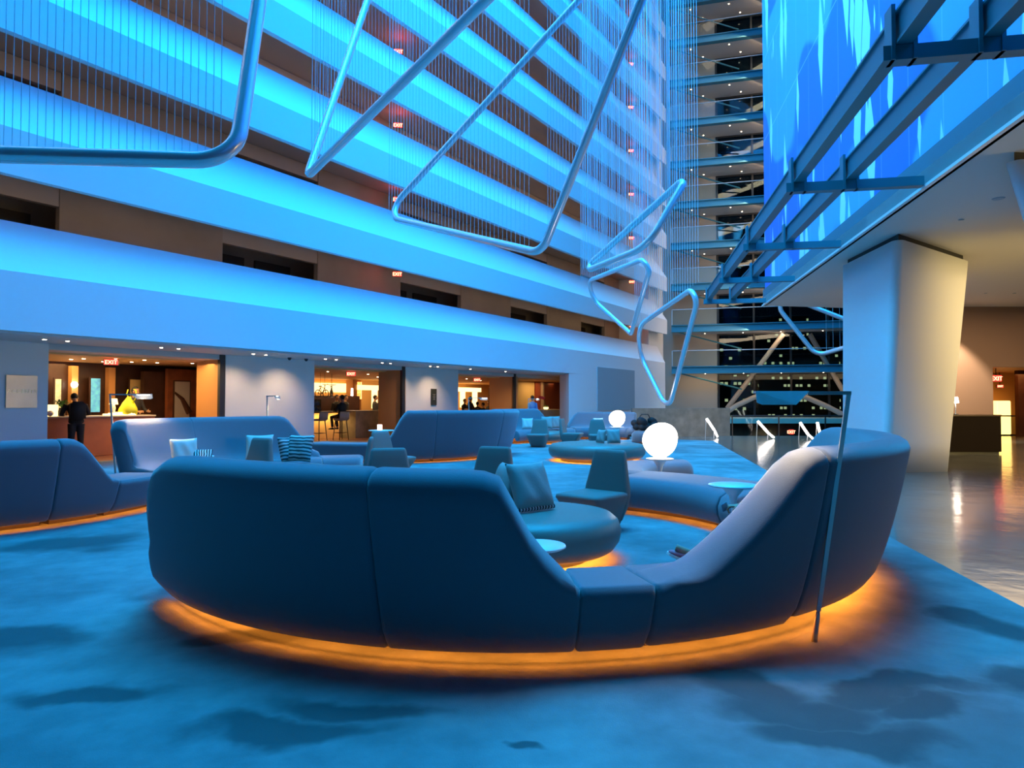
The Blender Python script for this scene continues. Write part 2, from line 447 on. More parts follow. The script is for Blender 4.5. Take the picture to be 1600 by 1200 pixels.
prism(bm, [(3, -6), (30, -6), (30, STAIR_Y), (STX - 5, STAIR_Y), (3.0, 27)], -.2, 0)
prism(bm, [(-4, 20), (6, 24), (STX, STAIR_Y), (STX, 50), (-4, 46)], -.21, -.002)
struct(link('floor', bm, MT['polished']))
bm = bmesh.new(); prism(bm, [(-16, 2.0), (31.4, 2.0), (31.4, 4.5), (43, 4.5), (43, 12), (-16, 12)], -.12, .0, L); fbox(bm, L, 24.95, 31.4, .36, 2.0, -.12, .006)
struct(link('floor', bm, MT['brick_rug']))
# stair opening beyond the stone parapet: lower level and its back wall
bm = bmesh.new(); prism(bm, [(STX - 1, STAIR_Y), (30, STAIR_Y), (30, 44), (STX - 1, 44)], -3.7, -3.5)
struct(link('floor', bm, MT['dark']))
bm = bmesh.new(); box(bm, STX - 1, 30, 42, 42.3, -3.5, .12)
struct(link('wall_stairwell', bm, MT['darkwood']))
bm = bmesh.new(); box(bm, STX - 1, 30, 41.6, 48.5, .12, .42)
struct(link('trim_1', bm, MT['stone']))

# ------------------------------------------------------------------ left balconies
UE0, UE1 = 35.4, 38.08
def band(k, zb, zf, zt, sb):
    bm = bmesh.new(); u0 = -16
    # section in (v,z): outer bottom, fold, top, inner top, inner bottom
    def sec(u, du): return [L(u + du[0], 0, zb), L(u + du[1], 0, zf), L(u + du[2], sb, zt), L(u, sb + .18, zt), L(u, sb + .18, zb + .72), L(u, .18, zb + .72), L(u, .18, zb)]
    loft(bm, [sec(u0, (0, 0, 0)), sec(UE0 + .9, (1.0, 1.0, .0))])
    return struct(link('trim_%d' % (k + 1), bm, MT['plaster']))
bands = [(2.85, 4.02, 5.12)] + [(5.92 + 2.83 * i, 6.85 + 2.83 * i, 8.03 + 2.83 * i) for i in range(9)]
for k, (zb, zf, zt) in enumerate(bands):
    if k == 0:
        bm = bmesh.new(); u0 = -16
        def sec(u, du): return [L(u, 0, zb), L(u + du, 0, zf), L(u + du, .55, zt), L(u + du, .75, zt), L(u + du, .75, zf), L(u, 2.0, zb + .3), L(u, 2.0, zb)]
        loft(bm, [sec(u0, 0), sec(22.7, 1.85)])
        def sec2(u): return [L(u, 0, 4.0), L(u, 0, zf), L(u, .55, zt), L(u, .75, zt), L(u, .75, 4.0)]
        loft(bm, [sec2(24.55), sec2(UE1 - 1.2)])
        struct(link('trim_2', bm, MT['plaster']))
        bm = bmesh.new(); fbox(bm, L, -16, 34, .75, 12, 3.16, 3.3); struct(link('ceiling', bm, MT['soffit']))
    else: band(k + 1, zb, zf, zt, .55)
# soffit skin of the ground floor overhang
bm = bmesh.new(); prism(bm, [(-16, .06), (22.8, .06), (23.6, .3), (24.3, .99), (31.4, .99), (31.4, 2.0), (-16, 2.0)], 2.80, 2.848, L); struct(link('ceiling', bm, MT['soffit']))
# solid wall right of the openings, with its splayed edge
SPL = [(23.5, .03), (24.56, 0), (UE1 - 1.2, 0), (UE1 - 1.2, .35), (24.9, .35), (24.9, .95), (24.25, .95)]
bm = bmesh.new(); prism(bm, SPL, 0, 2.85, L)
prism(bm, [(22.7, .02), (24.56, 0.002), (UE1 - 1.2, 0.002), (UE1 - 1.2, .7), (22.7, .7)], 2.852, 4.0, L)
struct(link('wall_left', bm, MT['plaster']))
bm = bmesh.new(); fbox(bm, L, 31.2, 31.4, .36, 4.5, 0, 2.85); struct(link('wall_left', bm, MT['wallpaint']))
# end pier
bm = bmesh.new(); fbox(bm, L, UE0, UE1, .56, 4.5, 0, 36); struct(link('wall_left', bm, MT['plaster']))
# corridor back walls, doors recessed
for k in range(1, 10):
    zf = bands[k - 1][2] - 1.05
    z0, z1 = zf, bands[k][0] + .72
    bm = bmesh.new(); fbox(bm, L, -16, UE0, .76, 4.2, z0 - .33, z0); struct(link('floor', bm, MT['soffit']))
    area('corridor_warm', L(12, 1.5, z1 - .05), L(12, 2.1, z0), 46, .25, 85 if k < 3 else 170, (1, .66, .38))
    rec = [(Lu(-260, 2.6), Lu(88, 2.6)), (Lu(345, 2.6), Lu(495, 2.6)), (Lu(625, 2.6), Lu(720, 2.6)), (Lu(798, 2.6), Lu(855, 2.6)), (Lu(908, 2.6), Lu(945, 2.6)), (Lu(985, 2.6), Lu(1008, 2.6))]
    bm = bmesh.new(); prev = -16
    for a, b in rec:
        if a > prev: fbox(bm, L, prev, a, 2.6, 2.8, z0, z1)
        prev = max(prev, b)
    fbox(bm, L, prev, UE0, 2.6, 2.8, z0, z1)
    fbox(bm, L, -16, UE0, 4.0, 4.2, z0, z1)
    struct(link('wall_left', bm, MT['corridor']))
    for a, b in rec:
        a = max(a, -16)
        if b <= a: continue
        lin = bmesh.new(); fbox(lin, L, a + .01, b - .01, 2.62, 2.78, z1 - .46, z1 - .01); struct(link('trim_12', lin, MT['corridor_pale']))
        d = bmesh.new(); wd = (b - a) * .42
        fbox(d, L, a + wd * .2, a + wd * 1.1, 3.9, 3.99, z0, z0 + 2.1); fbox(d, L, b - wd, b - .1, 3.9, 3.99, z0, z0 + 2.1)
        struct(link('door_%d' % (k), d, MT['corridor_dark']))

# lettering as real meshes
def text_mesh(body, size, m, parent, loc, ext=.002, spacing=1.0):
    cu = bpy.data.curves.new('lettering', 'FONT'); cu.body = body; cu.size = size; cu.align_x = 'CENTER'; cu.extrude = ext; cu.space_character = spacing
    tmp = bpy.data.objects.new('lettering_curve', cu); C.objects.link(tmp)
    me = bpy.data.meshes.new_from_object(tmp.evaluated_get(bpy.context.evaluated_depsgraph_get()))
    bpy.data.objects.remove(tmp); bpy.data.curves.remove(cu)
    me.materials.clear(); me.materials.append(m)
    o = bpy.data.objects.new('lettering', me); C.objects.link(o); o.parent = parent; o.rotation_euler = (PI / 2, 0, 0); o.location = loc
    return o
# exit signs
def exit_sign(name_loc, rz, label, w_=.34, h=.2, group=None, hang=True, rod=.06):
    t = thing('exit_sign', label, 'exit sign', name_loc, rz, group)
    b = bmesh.new(); box(b, -w_ / 2, w_ / 2, -.03, .03, -h, 0, bev=.008); link('housing', b, MT['black'], t)
    f = bmesh.new(); box(f, -w_ / 2 + .015, w_ / 2 - .015, -.036, -.03, -h + .015, -.015); link('sign_face', f, MT['red'], t)
    text_mesh('EXIT', h * .85, MT['redletter'], t, (0, -.040, -h * .8))
    if hang:
        r = bmesh.new(); box(r, -.012, .012, -.012, .012, 0, rod); link('bracket', r, MT['black'], t)
    return t
wall_rz = math.atan2(LE.y, LE.x)
NTH = ['first', 'second', 'third', 'fourth', 'fifth', 'sixth', 'seventh', 'eighth', 'ninth', 'tenth', 'eleventh', 'twelfth', 'thirteenth', 'fourteenth']
ORD = ['first', 'second', 'third', 'fourth', 'fifth', 'sixth', 'seventh', 'eighth', 'ninth', 'tenth']
def Lpt_on(px, v, z): return L(Lu(px, v), v, z)
for k in range(1, 6):
    z = bands[k][0] + .44
    p = L(Lu(620, 1.9), 1.9, z)
    s = exit_sign(p, wall_rz - .9, 'red EXIT sign over the %s balcony opening up, near the middle of the balconies' % ORD[k - 1], group='exit signs mid balcony', rod=.27)
    l = bpy.data.lights.new('exit_glow', 'POINT'); l.energy = 5; l.color = (1, .03, .02); l.shadow_soft_size = .1
    o = bpy.data.objects.new('exit_glow', l); C.objects.link(o); o.location = p + Vector((.15, -.3, -.1))
for k in range(1, 10):
    z = bands[k][0] + .5
    p = L(UE0 - .7, 1.4, z)
    exit_sign(p, wall_rz - .9, 'small red EXIT sign at the far corner of the %s balcony opening up' % ORD[k - 1], w_=.34, h=.21, group='exit signs far corner', rod=.21)
    l = bpy.data.lights.new('exit_glow', 'POINT'); l.energy = 2; l.color = (1, .03, .03); l.shadow_soft_size = .1
    o = bpy.data.objects.new('exit_glow', l); C.objects.link(o); o.location = p + Vector((.1, -.35, -.1))

# ------------------------------------------------------------------ ground floor wall with openings
V0 = 2.0
def wallpanel(pa, pb, m='wallpaint', dv=1.1):
    b = bmesh.new(); fbox(b, L, Lu(pa, V0) if pa > -900 else -16, Lu(pb, V0), V0, V0 + .18, 0, 2.85); struct(link('wall_left', b, MT[m]))
wallpanel(-999, 75); wallpanel(352, 491); wallpanel(634, 716)
# jambs: deep warm-lit returns on the right side of each opening, with a black slot in front
def jamb(px, dv, m):
    u = Lu(px, V0); b = bmesh.new(); fbox(b, L, u - .02, u + .25, V0 + .02, V0 + dv, 0, 2.72); struct(link('wall_left', b, MT[m]))
    b = bmesh.new(); fbox(b, L, u - .10, u + .06, V0 - .01, V0 + .1, 0, 2.83); struct(link('trim_13', b, MT['black']))
jamb(348, 1.25, 'orangewall'); jamb(631, 1.3, 'orangewall'); jamb(805, 1.5, 'orangewall')
# header beams over the openings
b = bmesh.new(); fbox(b, L, -6, 31.2, V0 + .02, V0 + .9, 2.66, 2.85); struct(link('ceiling', b, MT['soffit']))
b = bmesh.new(); fbox(b, L, -6, 43, V0 + .9, 12, 2.62, 2.74); struct(link('ceiling', b, MT['amber']))
# interior end walls and back walls
b = bmesh.new(); fbox(b, L, -6, 8.6, 6.2, 6.4, 0, 2.62); struct(link('wall_back', b, MT['darkwood']))
uA, uB = Lu(491, 2.0), Lu(716, 2.0)
b = bmesh.new(); fbox(b, L, 8.6, 43, 11.5, 11.7, 0, 2.62); struct(link('wall_back', b, MT['amber']))
b = bmesh.new(); fbox(b, L, 8.6, 8.8, 3.1, 11.5, 0, 2.62); struct(link('wall_partition', b, MT['wood']))
area('reception_warm', L(4.0, 4.6, 2.55), L(4.0, 4.6, 0), 6, 1.5, 190, (1, .62, .25))
area('restaurant_warm', L(29, 8.0, 2.55), L(29, 8.0, 0), 7, 4, 200, (1, .62, .26))
area('bar_warm', L(16, 7.0, 2.55), L(16, 7.0, 0), 7, 4, 230, (1, .62, .26))
area('alcove_warm', L(27, 3.5, 2.55), L(27, 3.6, 0), 1.8, 1.2, 45, (1, .62, .26))
for i, u in enumerate((-3.5, -1.6, 4.8, 6.4, 8, 13.4, 15.2, 20.8)):
    spot('soffit_spot', L(u, 1.0, 2.78), L(u, 2.1, .2), 150, (1, .68, .38), 110, 1)

def downlight(px, v, z, label, group, r=.05, fr=None):
    p = L(Lu(px, v), v, z)
    b = bmesh.new(); lathe(b, [(r * .85, 0), (r * 1.0, -.004), (r * .7, -.008)], 14)
    t = link('downlight', b, MT['down']); t.location = p
    return tag(t, label, 'ceiling light', group)
for i_, px in enumerate((68, 104, 251, 278, 395, 415, 508, 525, 597, 610, 672, 684, 735, 790)):
    downlight(px, 1.0, 2.798, 'tiny bright downlight in the overhang above the openings, %s from the left' % NTH[i_], 'overhang downlights', .04)
for i_, (px, v) in enumerate(((110, 4.8), (130, 4.2), (160, 5.2), (180, 3.6), (205, 4.6), (225, 3.4), (245, 4.4), (300, 3.8))):
    downlight(px, v, 2.618, 'small ceiling spot over the reception counter, %s from the left' % NTH[i_], 'reception downlights', .045)
for i_, (px, v) in enumerate(((512, 4.6), (547, 6.0), (575, 5.0), (590, 7.0), (729, 5), (751, 6), (770, 4.6))):
    downlight(px, v, 2.618, 'small ceiling spot inside the amber-lit bar and restaurant, %s from the left' % NTH[i_], 'bar downlights', .045)

# signs on the panels
u0, u1 = Lu(8, V0), Lu(57, V0)
sg = thing('wall_sign', 'square brushed metal plaque lettered ACCENTS on the far left wall panel', 'sign', L((u0 + u1) / 2, V0 - .03, 1.68), wall_rz)
hw = (u1 - u0) / 2
b = bmesh.new(); box(b, -hw, hw, -.015, .02, -.36, .36, bev=.004); link('plate', b, MT['brass'], sg)
text_mesh('ACCENTS', .115, MT['gold'], sg, (0, -.02, -.03), .003, 1.2)
p = L(Lu(677, V0), V0 - .03, 1.65)
sg = thing('menu_plaque', 'small dark bronze plaque on the white panel between two openings', 'sign', p, wall_rz)
b = bmesh.new(); box(b, -.17, .17, -.015, .02, -.33, .33, bev=.004); link('plate', b, MT['plaque'], sg)
b = bmesh.new()
for i, (w2, zz) in enumerate(((.08, .1), (.06, .05), (.08, 0), (.05, -.05), (.07, -.1))): box(b, -w2, w2, -.018, -.015, zz - .008, zz + .008)
link('faint_text_lines', b, MT['brass'], sg)
for i_, px in enumerate((452, 478)):
    p = L(Lu(px, 1.4), 1.4, 2.8)
    t = thing('security_camera', 'small black dome camera above the wide white panel, %s one' % ('left', 'right')[i_], 'camera', p, 0, 'dome cameras')
    b = bmesh.new(); ellip(b, (0, 0, -.035), (.05, .05, .05)); link('dome', b, MT['black'], t, True)
    b = bmesh.new(); lathe(b, [(.055, 0), (.06, -.02), (.05, -.03)], 16); link('mount', b, MT['black'], t, True)
for (px, pv, zc, lab) in ((173, 3.4, 2.6, 'red lit EXIT sign on the ceiling over the reception opening'), (548, 3.6, 2.6, 'red EXIT sign on the ceiling inside the bar opening with the stools'),
                          (745, 3.6, 2.6, 'red EXIT sign on the ceiling inside the opening right of the bronze plaque')):
    exit_sign(L(Lu(px, pv), pv, zc), wall_rz - .6, lab, .36, .17, None, False)

# grille panel on flush wall
ua, ub = Lu(933, 0), Lu(991, 0)
b = bmesh.new(); fbox(b, L, ua, ub, -.03, .02, 1.0, 3.3)
g = struct(link('trim_14', b, MT['grille']))

# ------------------------------------------------------------------ far wall: stacked walkways
tR = 26.0
TB = Ft(1121, 2.6)
b = bmesh.new(); fbox(b, F, -1.5, TB, 2.6, 2.9, -.2, 34); struct(link('wall_far', b, MT['beige']))
nlev = 10
for k in range(nlev):
    zt = 3.82 + 2.77 * k
    b = bmesh.new(); fbox(b, F, 0.02, tR, 0, .22, zt - .46, zt)
    fbox(b, F, 0.02, tR, -.10, .32, zt - .05, zt); fbox(b, F, 0.02, tR, -.10, .32, zt - .48, zt - .43)
    struct(link('trim_%d' % (20 + k), b, MT['steel']))
    b = bmesh.new(); fbox(b, F, 0.02, tR, .22, 2.55, zt - .42, zt - .12); struct(link('ceiling', b, MT['soffit']))
    t = thing('glass_balustrade', 'clear glass balustrade with thin rails on the %s walkway of the far wall' % ORD[k], 'railing', F(0, 0, zt))
    b = bmesh.new(); fbox(b, F, 0.1, tR, .10, .115, zt, zt + 1.02)
    g = link('glass_panel', b, MT['glass'], t); g.location = -t.location
    b = bmesh.new(); tube(b, [F(.1, .11, zt + 1.05), F(tR, .11, zt + 1.05)], .025, 8)
    g = link('handrail', b, MT['steel_light'], t); g.location = -t.location
    b = bmesh.new(); tube(b, [F(.05, .14, zt), F(.05, .14, zt + 1.05)], .03, 6)
    g = link('end_post', b, MT['steel_light'], t); g.location = -t.location
    b = bmesh.new(); tube(b, [F(.2, .5, zt - .35), F(4.6, 2.2, zt - 1.5)], .05, 6)
    struct(link('trim_31', b, MT['steel']))
    if k < nlev:
        for i, tt in enumerate((1.4, 3.9, 6.3, 8.9, 11.4)):
            for ww in (.75, 2.0):
                if k > 6 and i == 4: continue
                q = bmesh.new(); lathe(q, [(.035, 0), (.042, -.006), (.025, -.01)], 12)
                o = link('downlight', q, MT['down']); o.location = F(tt + (.8 if ww > 1 else 0), ww, zt - .425)
                tag(o, 'tiny downlight under the %s far walkway up, %s row, %s from the left' % (ORD[k], 'front' if ww < 1 else 'rear', NTH[i]), 'ceiling light', 'downlights of the %s far walkway' % ORD[k])
    # facade mullions per level behind glass
# glass facade
b = bmesh.new(); fbox(b, F, TB, tR, 2.75, 2.78, .42, 34)
struct(link('window_1', b, MT['darkglass']))
b = bmesh.new()
for i in range(10): fbox(b, F, TB + .02 + i * 2.35, TB + .14 + i * 2.35, 2.55, 2.74, .42, 34)
for k in range(nlev): fbox(b, F, TB, tR, 2.6, 2.74, 3.82 + 2.77 * k - .5, 3.82 + 2.77 * k + .1)
struct(link('window_frame', b, MT['black'])).name = 'window_2'
area('walkway_warm', F(6, 1.3, 3.2), F(6, 2.4, 0), 11, 1, 60, (1, .70, .40))
for k in range(1, nlev):
    area('walkway_warm', F(6, 1.0, 3.82 + 2.77 * k - .5), F(5, 1.9, 3.82 + 2.77 * (k - 1)), 11, .6, 170, (1, .74, .50))
# braces and arch at the ground storey
def Fp(px, py, w_):
    t = Ft(px, w_); r = ray(px, py); p = F(t, w_, 0); s = p.y / r.y
    return Vector((p.x, p.y, r.z * s + EYE))
for i, pts in enumerate(([(1136, 638), (1225, 522)], [(1266, 522), (1318, 612)])):
    b = bmesh.new(); tube(b, [Fp(x_, y_, 2.66) for x_, y_ in pts], .16, 12)
    o = tag(link('diagonal_brace', b, MT['beige']), ['beige steel brace leaning right across the glass, beside the beige wall', 'beige steel brace leaning left beside the big column'][i], 'brace')
b = bmesh.new(); tube(b, [Fp(x_, y_, 2.2) for x_, y_ in ((1130, 648), (1150, 634), (1178, 621), (1205, 615), (1230, 615), (1260, 621), (1290, 634), (1325, 652))], .17, 12)
tag(link('arched_tube', b, MT['beige']), 'pale arched steel tube low across the dark glass wall', 'beam')
# night city outside
for i, (x0, x1, y0, zh, dens) in enumerate(((24, 44, 120, 11, .35), (48, 66, 135, 14, .22), (70, 100, 125, 12, .35))):
    b = bmesh.new(); box(b, -(x1 - x0) / 2, (x1 - x0) / 2, 0, 12, -14, zh)
    box(b, -(x1 - x0) / 5, (x1 - x0) / 5, 2, 10, zh, zh + 5)
    o = link('office_building', b, city_mat(i * 3.1, dens)); o.location = ((x0 + x1) / 2, y0, 0)
    tag(o, ['dark office building with rows of lit windows, leftmost outside the glass', 'dark tower with few lit windows, middle one outside the glass', 'dark office block with lit windows outside, nearest the big column'][i], 'building')

# ------------------------------------------------------------------ right side: mural, ledge, ceiling, trusses, columns
ZC = 5.0
S1 = 25.0
b = bmesh.new(); fbox(b, M, -6, S1 + .1, 0, .12, ZC, ZC + .57); fbox(b, M, -6, S1 + .1, .12, .9, ZC + .52, ZC + .57)
struct(link('trim_40', b, MT['steel']))
b = bmesh.new(); fbox(b, M, -6, S1 + .1, -.05, .02, ZC - .03, ZC + .02); struct(link('trim_41', b, MT['white']))
mo = bpy.data.objects.new('tmp', None)
b = bmesh.new()
box(b, -.15, .15, -6, 26.3, 0, 26)
o = link('mural', b, MT['mural']); o.location = M(0, .45, ZC + .3); o.rotation_euler = (0, 0, math.atan2(ME.y, ME.x) - PI / 2)
tag(o, 'huge wall painting of pale slivers and patches on blue, above the right-hand ledge', 'mural')
cpl = [M(-6, 0, 0), M(S1 + .1, 0, 0)]
b = bmesh.new(); prism(b, [tuple(cpl[0].to_2d()), tuple(cpl[1].to_2d()), (16, 25.9), (34, 25.9), (34, -7)], ZC, ZC + .3); struct(link('ceiling', b, MT['wallpaint']))
struct(link('wall_right', (lambda q: (box(q, 9.5 + 7.2, 34, 25.0, 25.3, 0, ZC), box(q, 14.5, 17.6, 25.0, 25.3, 0, ZC), q)[2])(bmesh.new()), MT['wallpaint'])) if False else None

# trusses: two long beams on cross struts cantilevered from the ledge
def beam_obj(s0, s1, q0, q1, z0, z1, name, lab, grp=None):
    b = bmesh.new(); fbox(b, M, s0, s1, q0 + .03, q1 - .03, z0 + .03, z1 - .03)
    fbox(b, M, s0, s1, q0, q1, z0, z0 + .03); fbox(b, M, s0, s1, q0, q1, z1 - .03, z1)
    return tag(link(name, b, MT['steel']), lab, 'beam', grp)
beam_obj(-3, 24.6, -2.08, -1.92, ZC + .16, ZC + .52, 'steel_beam', 'long teal steel beam beside the mural, farther out from the ledge')
beam_obj(-3, 24.6, -1.26, -1.10, ZC + .16, ZC + .52, 'steel_beam', 'long teal steel beam beside the mural, nearer to the ledge')
for i, sd in enumerate((2.4, 6.7, 11.15, 15.6, 20.0, 24.3)):
    b = bmesh.new(); fbox(b, M, sd - .08, sd + .08, -2.2, -.06, ZC + .0, ZC + .155)
    for q_ in (-2.125, -1.915, -1.305, -1.095): fbox(b, M, sd - .10, sd + .10, q_, q_ + .04, ZC + .0, ZC + .58)
    tag(link('cross_strut', b, MT['steel']), 'short teal strut crossing under the two beams, %s from the camera end' % ORD[i], 'strut')
# columns: folded white slabs leaning outward towards the ceiling
def column(bot, top, zt, lab, name='concrete_column'):
    t = thing(name, lab, 'column', (bot[0][0], bot[0][1], 0))
    b = bmesh.new(); lo = [Vector((x_, y_, 0)) for x_, y_ in bot]; hi = [Vector((x_, y_, zt)) for x_, y_ in top]
    rings = []
    for i in range(9):
        f = i / 8; P = [lo[j].lerp(hi[j], f) for j in range(4)]
        rp = corner_path(P, [.13, .03, .03, .03], 6); rings.append(rp)
    loft(b, rings); o = link('shaft', b, MT['plaster'], t, True); o.location = -t.location
    b = bmesh.new(); ctr = sum(hi, Vector()) / 4
    P = [h.lerp(ctr, .08) for h in hi]; loft(b, [[p_.copy() for p_ in P], [Vector((p_.x, p_.y, ZC)) for p_ in P]])
    o = link('shadow_gap_collar', b, MT['dark'], t); o.location = -t.location
    return t
zt = 4.86
ft, lt, rt = at_z(1403, 372, zt), at_z(1317, 415, zt), at_z(1513, 408, zt)
fb, rb = at_z(1378, 739, 0), at_z(1481, 737, 0)
lb = (at_z(1317, 712, 0))
bkb = (lb[0] + rb[0] - fb[0] + .0, lb[1] + rb[1] - fb[1]); bkt = (lt[0] + rt[0] - ft[0], lt[1] + rt[1] - ft[1])
column([fb, rb, bkb, lb], [ft, rt, bkt, lt], zt, 'big white folded column, blue lit on its left face and cream on its right')
ft2 = at_z(1568, 247, zt)
column([(9.0, 9.7), (11.2, 10.0), (11.6, 12), (10.2, 12.0)], [ft2, (11.6, 9.9), (12.2, 12.6), (9.7, 12.6)], zt, 'white column cut by the right edge of the picture')
# right hall walls
b = bmesh.new(); box(b, 16.9, 17.9, 25.0, 25.3, 0, ZC); box(b, 17.9, 34, 25.0, 25.3, 2.75, ZC); box(b, 13.0, 16.9, 25.0, 25.3, 0, ZC)
struct(link('wall_hall', b, mat('muted_clay_paint', (.30, .19, .135), .7))) 
b = bmesh.new(); box(b, 17.85, 24, 30.0, 30.2, 0, 2.75); struct(link('wall_hall', b, MT['orangewall']))
b = bmesh.new(); box(b, 20.95, 24, 27.8, 28.0, 0, 2.75); struct(link('wall_hall', b, MT['darkwood']))
b = bmesh.new(); box(b, 17.6, 24, 25.3, 30.2, 2.75, 2.9); struct(link('ceiling', b, MT['orangewall']))
b = bmesh.new(); box(b, 17.6, 24, 25.3, 30, -.1, 0.0); struct(link('floor', b, MT['polished'])) if False else b.free()
b = bmesh.new(); box(b, 17.8, 17.9, 25.3, 30, 0, 2.75); struct(link('wall_hall', b, MT['orangewall']))
b = bmesh.new(); box(b, 33.8, 34, -6, 25, 0, ZC); struct(link('wall_right', b, MT['wallpaint']))
area('corridor_orange', (20.5, 27, 2.6), (20.5, 27, 0), 3, 2, 90, (1, .42, .12))
spot('wall_wash_spot', (15.7, 23.6, 4.7), (16.4, 25.2, 1.4), 1500, (1, .80, .55), 65, .5, .1)
pe = at_y(1556, 586, 25.9); exit_sign(pe, 0, 'red EXIT sign hanging in the orange doorway on the right', .42, .26, rod=2.75 - pe.z)
pe = at_y(1562, 601, 29.6); exit_sign(pe, 0, 'fainter small EXIT sign deep inside the orange corridor', .3, .14, rod=2.75 - pe.z)
t = thing('floor_lantern', 'glowing yellow box lantern standing in the orange corridor', 'lamp', (at_y(1563, 660, 29.3).x, 29.2, 0))
b = bmesh.new(); box(b, -.3, .3, -.15, .15, .04, 1.5, bev=.03); link('lamp_shade', b, mat('warm_lantern', (1, .8, .3), .5, emit=(1, .62, .16), power=3.5), t)
b = bmesh.new(); box(b, -.32, .32, -.17, .17, 0, .05); link('base', b, MT['black'], t)
# desk
dx0, dy0 = at_z(1486, 709, 0); dx1, dy1 = at_z(1556, 708, 0)
t = thing('host_desk', 'dark wooden reception desk standing beside the big column', 'desk', ((dx0 + dx1) / 2 - .2, dy0 + .4, 0))
hw = (dx1 - dx0) / 2 + .2
b = bmesh.new(); box(b, -hw, hw, -.4, .35, .05, 1.05, bev=.01); link('body', b, mat('ebony_stained_wood', (.012, .008, .006), .8, spec=.1), t)
b = bmesh.new(); box(b, -hw - .02, hw + .02, -.42, .37, 1.05, 1.09, bev=.008); link('desktop', b, MT['darkwood'], t)
b = bmesh.new(); box(b, -hw + .05, hw - .05, -.36, .3, 0, .05); link('plinth', b, MT['black'], t)
lp = at_y(1493, 640, dy0 + .35)
t = thing('desk_lamp', 'small lamp with a glowing shade on the dark desk, half behind the column', 'lamp', (lp.x, lp.y, 1.09))
b = bmesh.new(); lathe(b, [(.08, 0), (.08, .015), (.015, .03), (.012, .35)], 16); link('stand', b, MT['black'], t, True)
b = bmesh.new(); lathe(b, [(.09, .33), (.06, .5), (.055, .5), (.085, .33)], 20); link('lamp_shade', b, MT['lampglow'], t, True)
# ceiling details on the right
for i_, (px, py) in enumerate(((1560, 310), (1502, 343), (1540, 458), (1585, 458))):
    x_, y_ = at_z(px, py, ZC)
    b = bmesh.new(); lathe(b, [(.10 if py == 310 else .05, 0), (.09 if py == 310 else .045, -.012), (.05, -.014)], 18)
    o = link('ceiling_disc', b, MT['grille']); o.location = (x_, y_, ZC)
    tag(o, ('', 'small grey disc in the beige ceiling just above the big column', 'small grey disc far back in the beige ceiling, left of its neighbour', 'small grey disc far back in the beige ceiling, close to the right edge')[i_] if py != 310 else 'larger grey round speaker disc in the beige ceiling near the right edge', 'ceiling disc', 'ceiling discs' if py != 310 else None)

# stone parapet by the stairs
xa, ya = at_z(1141, 681, 0)
b = bmesh.new(); prism(b, [(xa, ya), (xa + .05, ya + .3), (xa - 4.4, ya - .95), (xa - 4.4, ya - 1.25)], 0, 1.19)
tag(link('stone_parapet', b, MT['marble']), 'low grey-brown stone wall guarding the stairwell before the glass', 'low wall')
b = bmesh.new(); tube(b, [Vector((xa + .1, STAIR_Y + .1, .85)), Vector((30, STAIR_Y + .1, .85))], .03, 8)
t = thing('stair_railing', 'dark railing with glass at the edge of the stairwell', 'railing', (xa, STAIR_Y, 0))
o = link('handrail', b, MT['black'], t); o.location = -t.location
b = bmesh.new(); box(b, xa + .1, 30, STAIR_Y + .09, STAIR_Y + .11, 0, .83); o = link('glass_panel', b, MT['glass'], t); o.location = -t.location
for i in range(6):
    b = bmesh.new(); box(b, xa + .1 + i * 2, xa + .14 + i * 2, STAIR_Y + .07, STAIR_Y + .12, 0, .85); o = link('post', b, MT['black'], t); o.location = -t.location
exit_sign(at_y(1236, 671, 41.4), 0, 'low red EXIT sign down in the dark stairwell', .32, .3)

# ------------------------------------------------------------------ suspended tube loops with their cables
def cable_mesh():
    b = bmesh.new(); tube(b, [(0, 0, 0), (0, 0, 1)], .0030, 5); bmesh.ops.recalc_face_normals(b, faces=b.faces)
    me = bpy.data.meshes.new('hanging_cable'); b.to_mesh(me); b.free(); me.materials.append(MT['cable']); return me
CM = cable_mesh()
def loop(vs, rads, tr, lab, edges, ncab, top=33):
    P = [at_y(px, py, d) for px, py, d in vs]
    t = thing('suspended_tube_loop', lab, 'hanging sculpture', P[0], 0, 'suspended tube loops')
    b = bmesh.new(); path = corner_path(P, rads, 10)
    # subdivide long runs so rings stay even
    tube(b, path, tr, 16, closed=True)
    o = link('tube', b, MT['tube'], t, True); o.location = -P[0]
    n = 0
    for (i, j, f0, f1, c) in edges:
        A, B = P[i], P[j]
        for k in range(c):
            f = f0 + (f1 - f0) * (k + .5) / c
            p = A.lerp(B, f)
            o = bpy.data.objects.new('hanging_cable', CM); C.objects.link(o); o.parent = t
            o.location = p - P[0] + Vector((0, 0, tr)); kk = min(2.0, max(1, p.y / 10)); o.scale = (kk, kk, top - p.z)
            n += 1
    return t
loop([(-260, 234, 5.5), (368, 252, 6.0), (428, -160, 7.3), (-200, -600, 8.0)], [.3, .36, .3, .3], .073, 'large silver tube loop at top left, its corner over the left balconies', [(0, 1, .35, .97, 30)], 30)
loop([(612, -110, 15.5), (480, 276, 12), (860, -100, 7.6)], [.3, .20, .3], .075, 'V-shaped silver tube loop hanging second from the left', [(1, 2, .02, .75, 44), (0, 1, .6, .98, 10)], 54)
loop([(990, -95, 13.5), (600, 338, 15.5), (846, 396, 11.8), (1045, -110, 9.0)], [.3, .42, .40, .3], .073, 'long four-sided silver tube loop across the middle of the balconies', [(1, 2, .03, .95, 40), (2, 3, .05, .8, 26)], 66)
loop([(1075, 274, 13), (905, 428, 15), (1012, 385, 13.0)], [.10, .12, .6], .070, 'pale blue narrow tube triangle near the corner of the atrium', [(1, 2, .05, .95, 24), (2, 0, .05, .95, 20), (1, 0, .05, .95, 30)], 74)
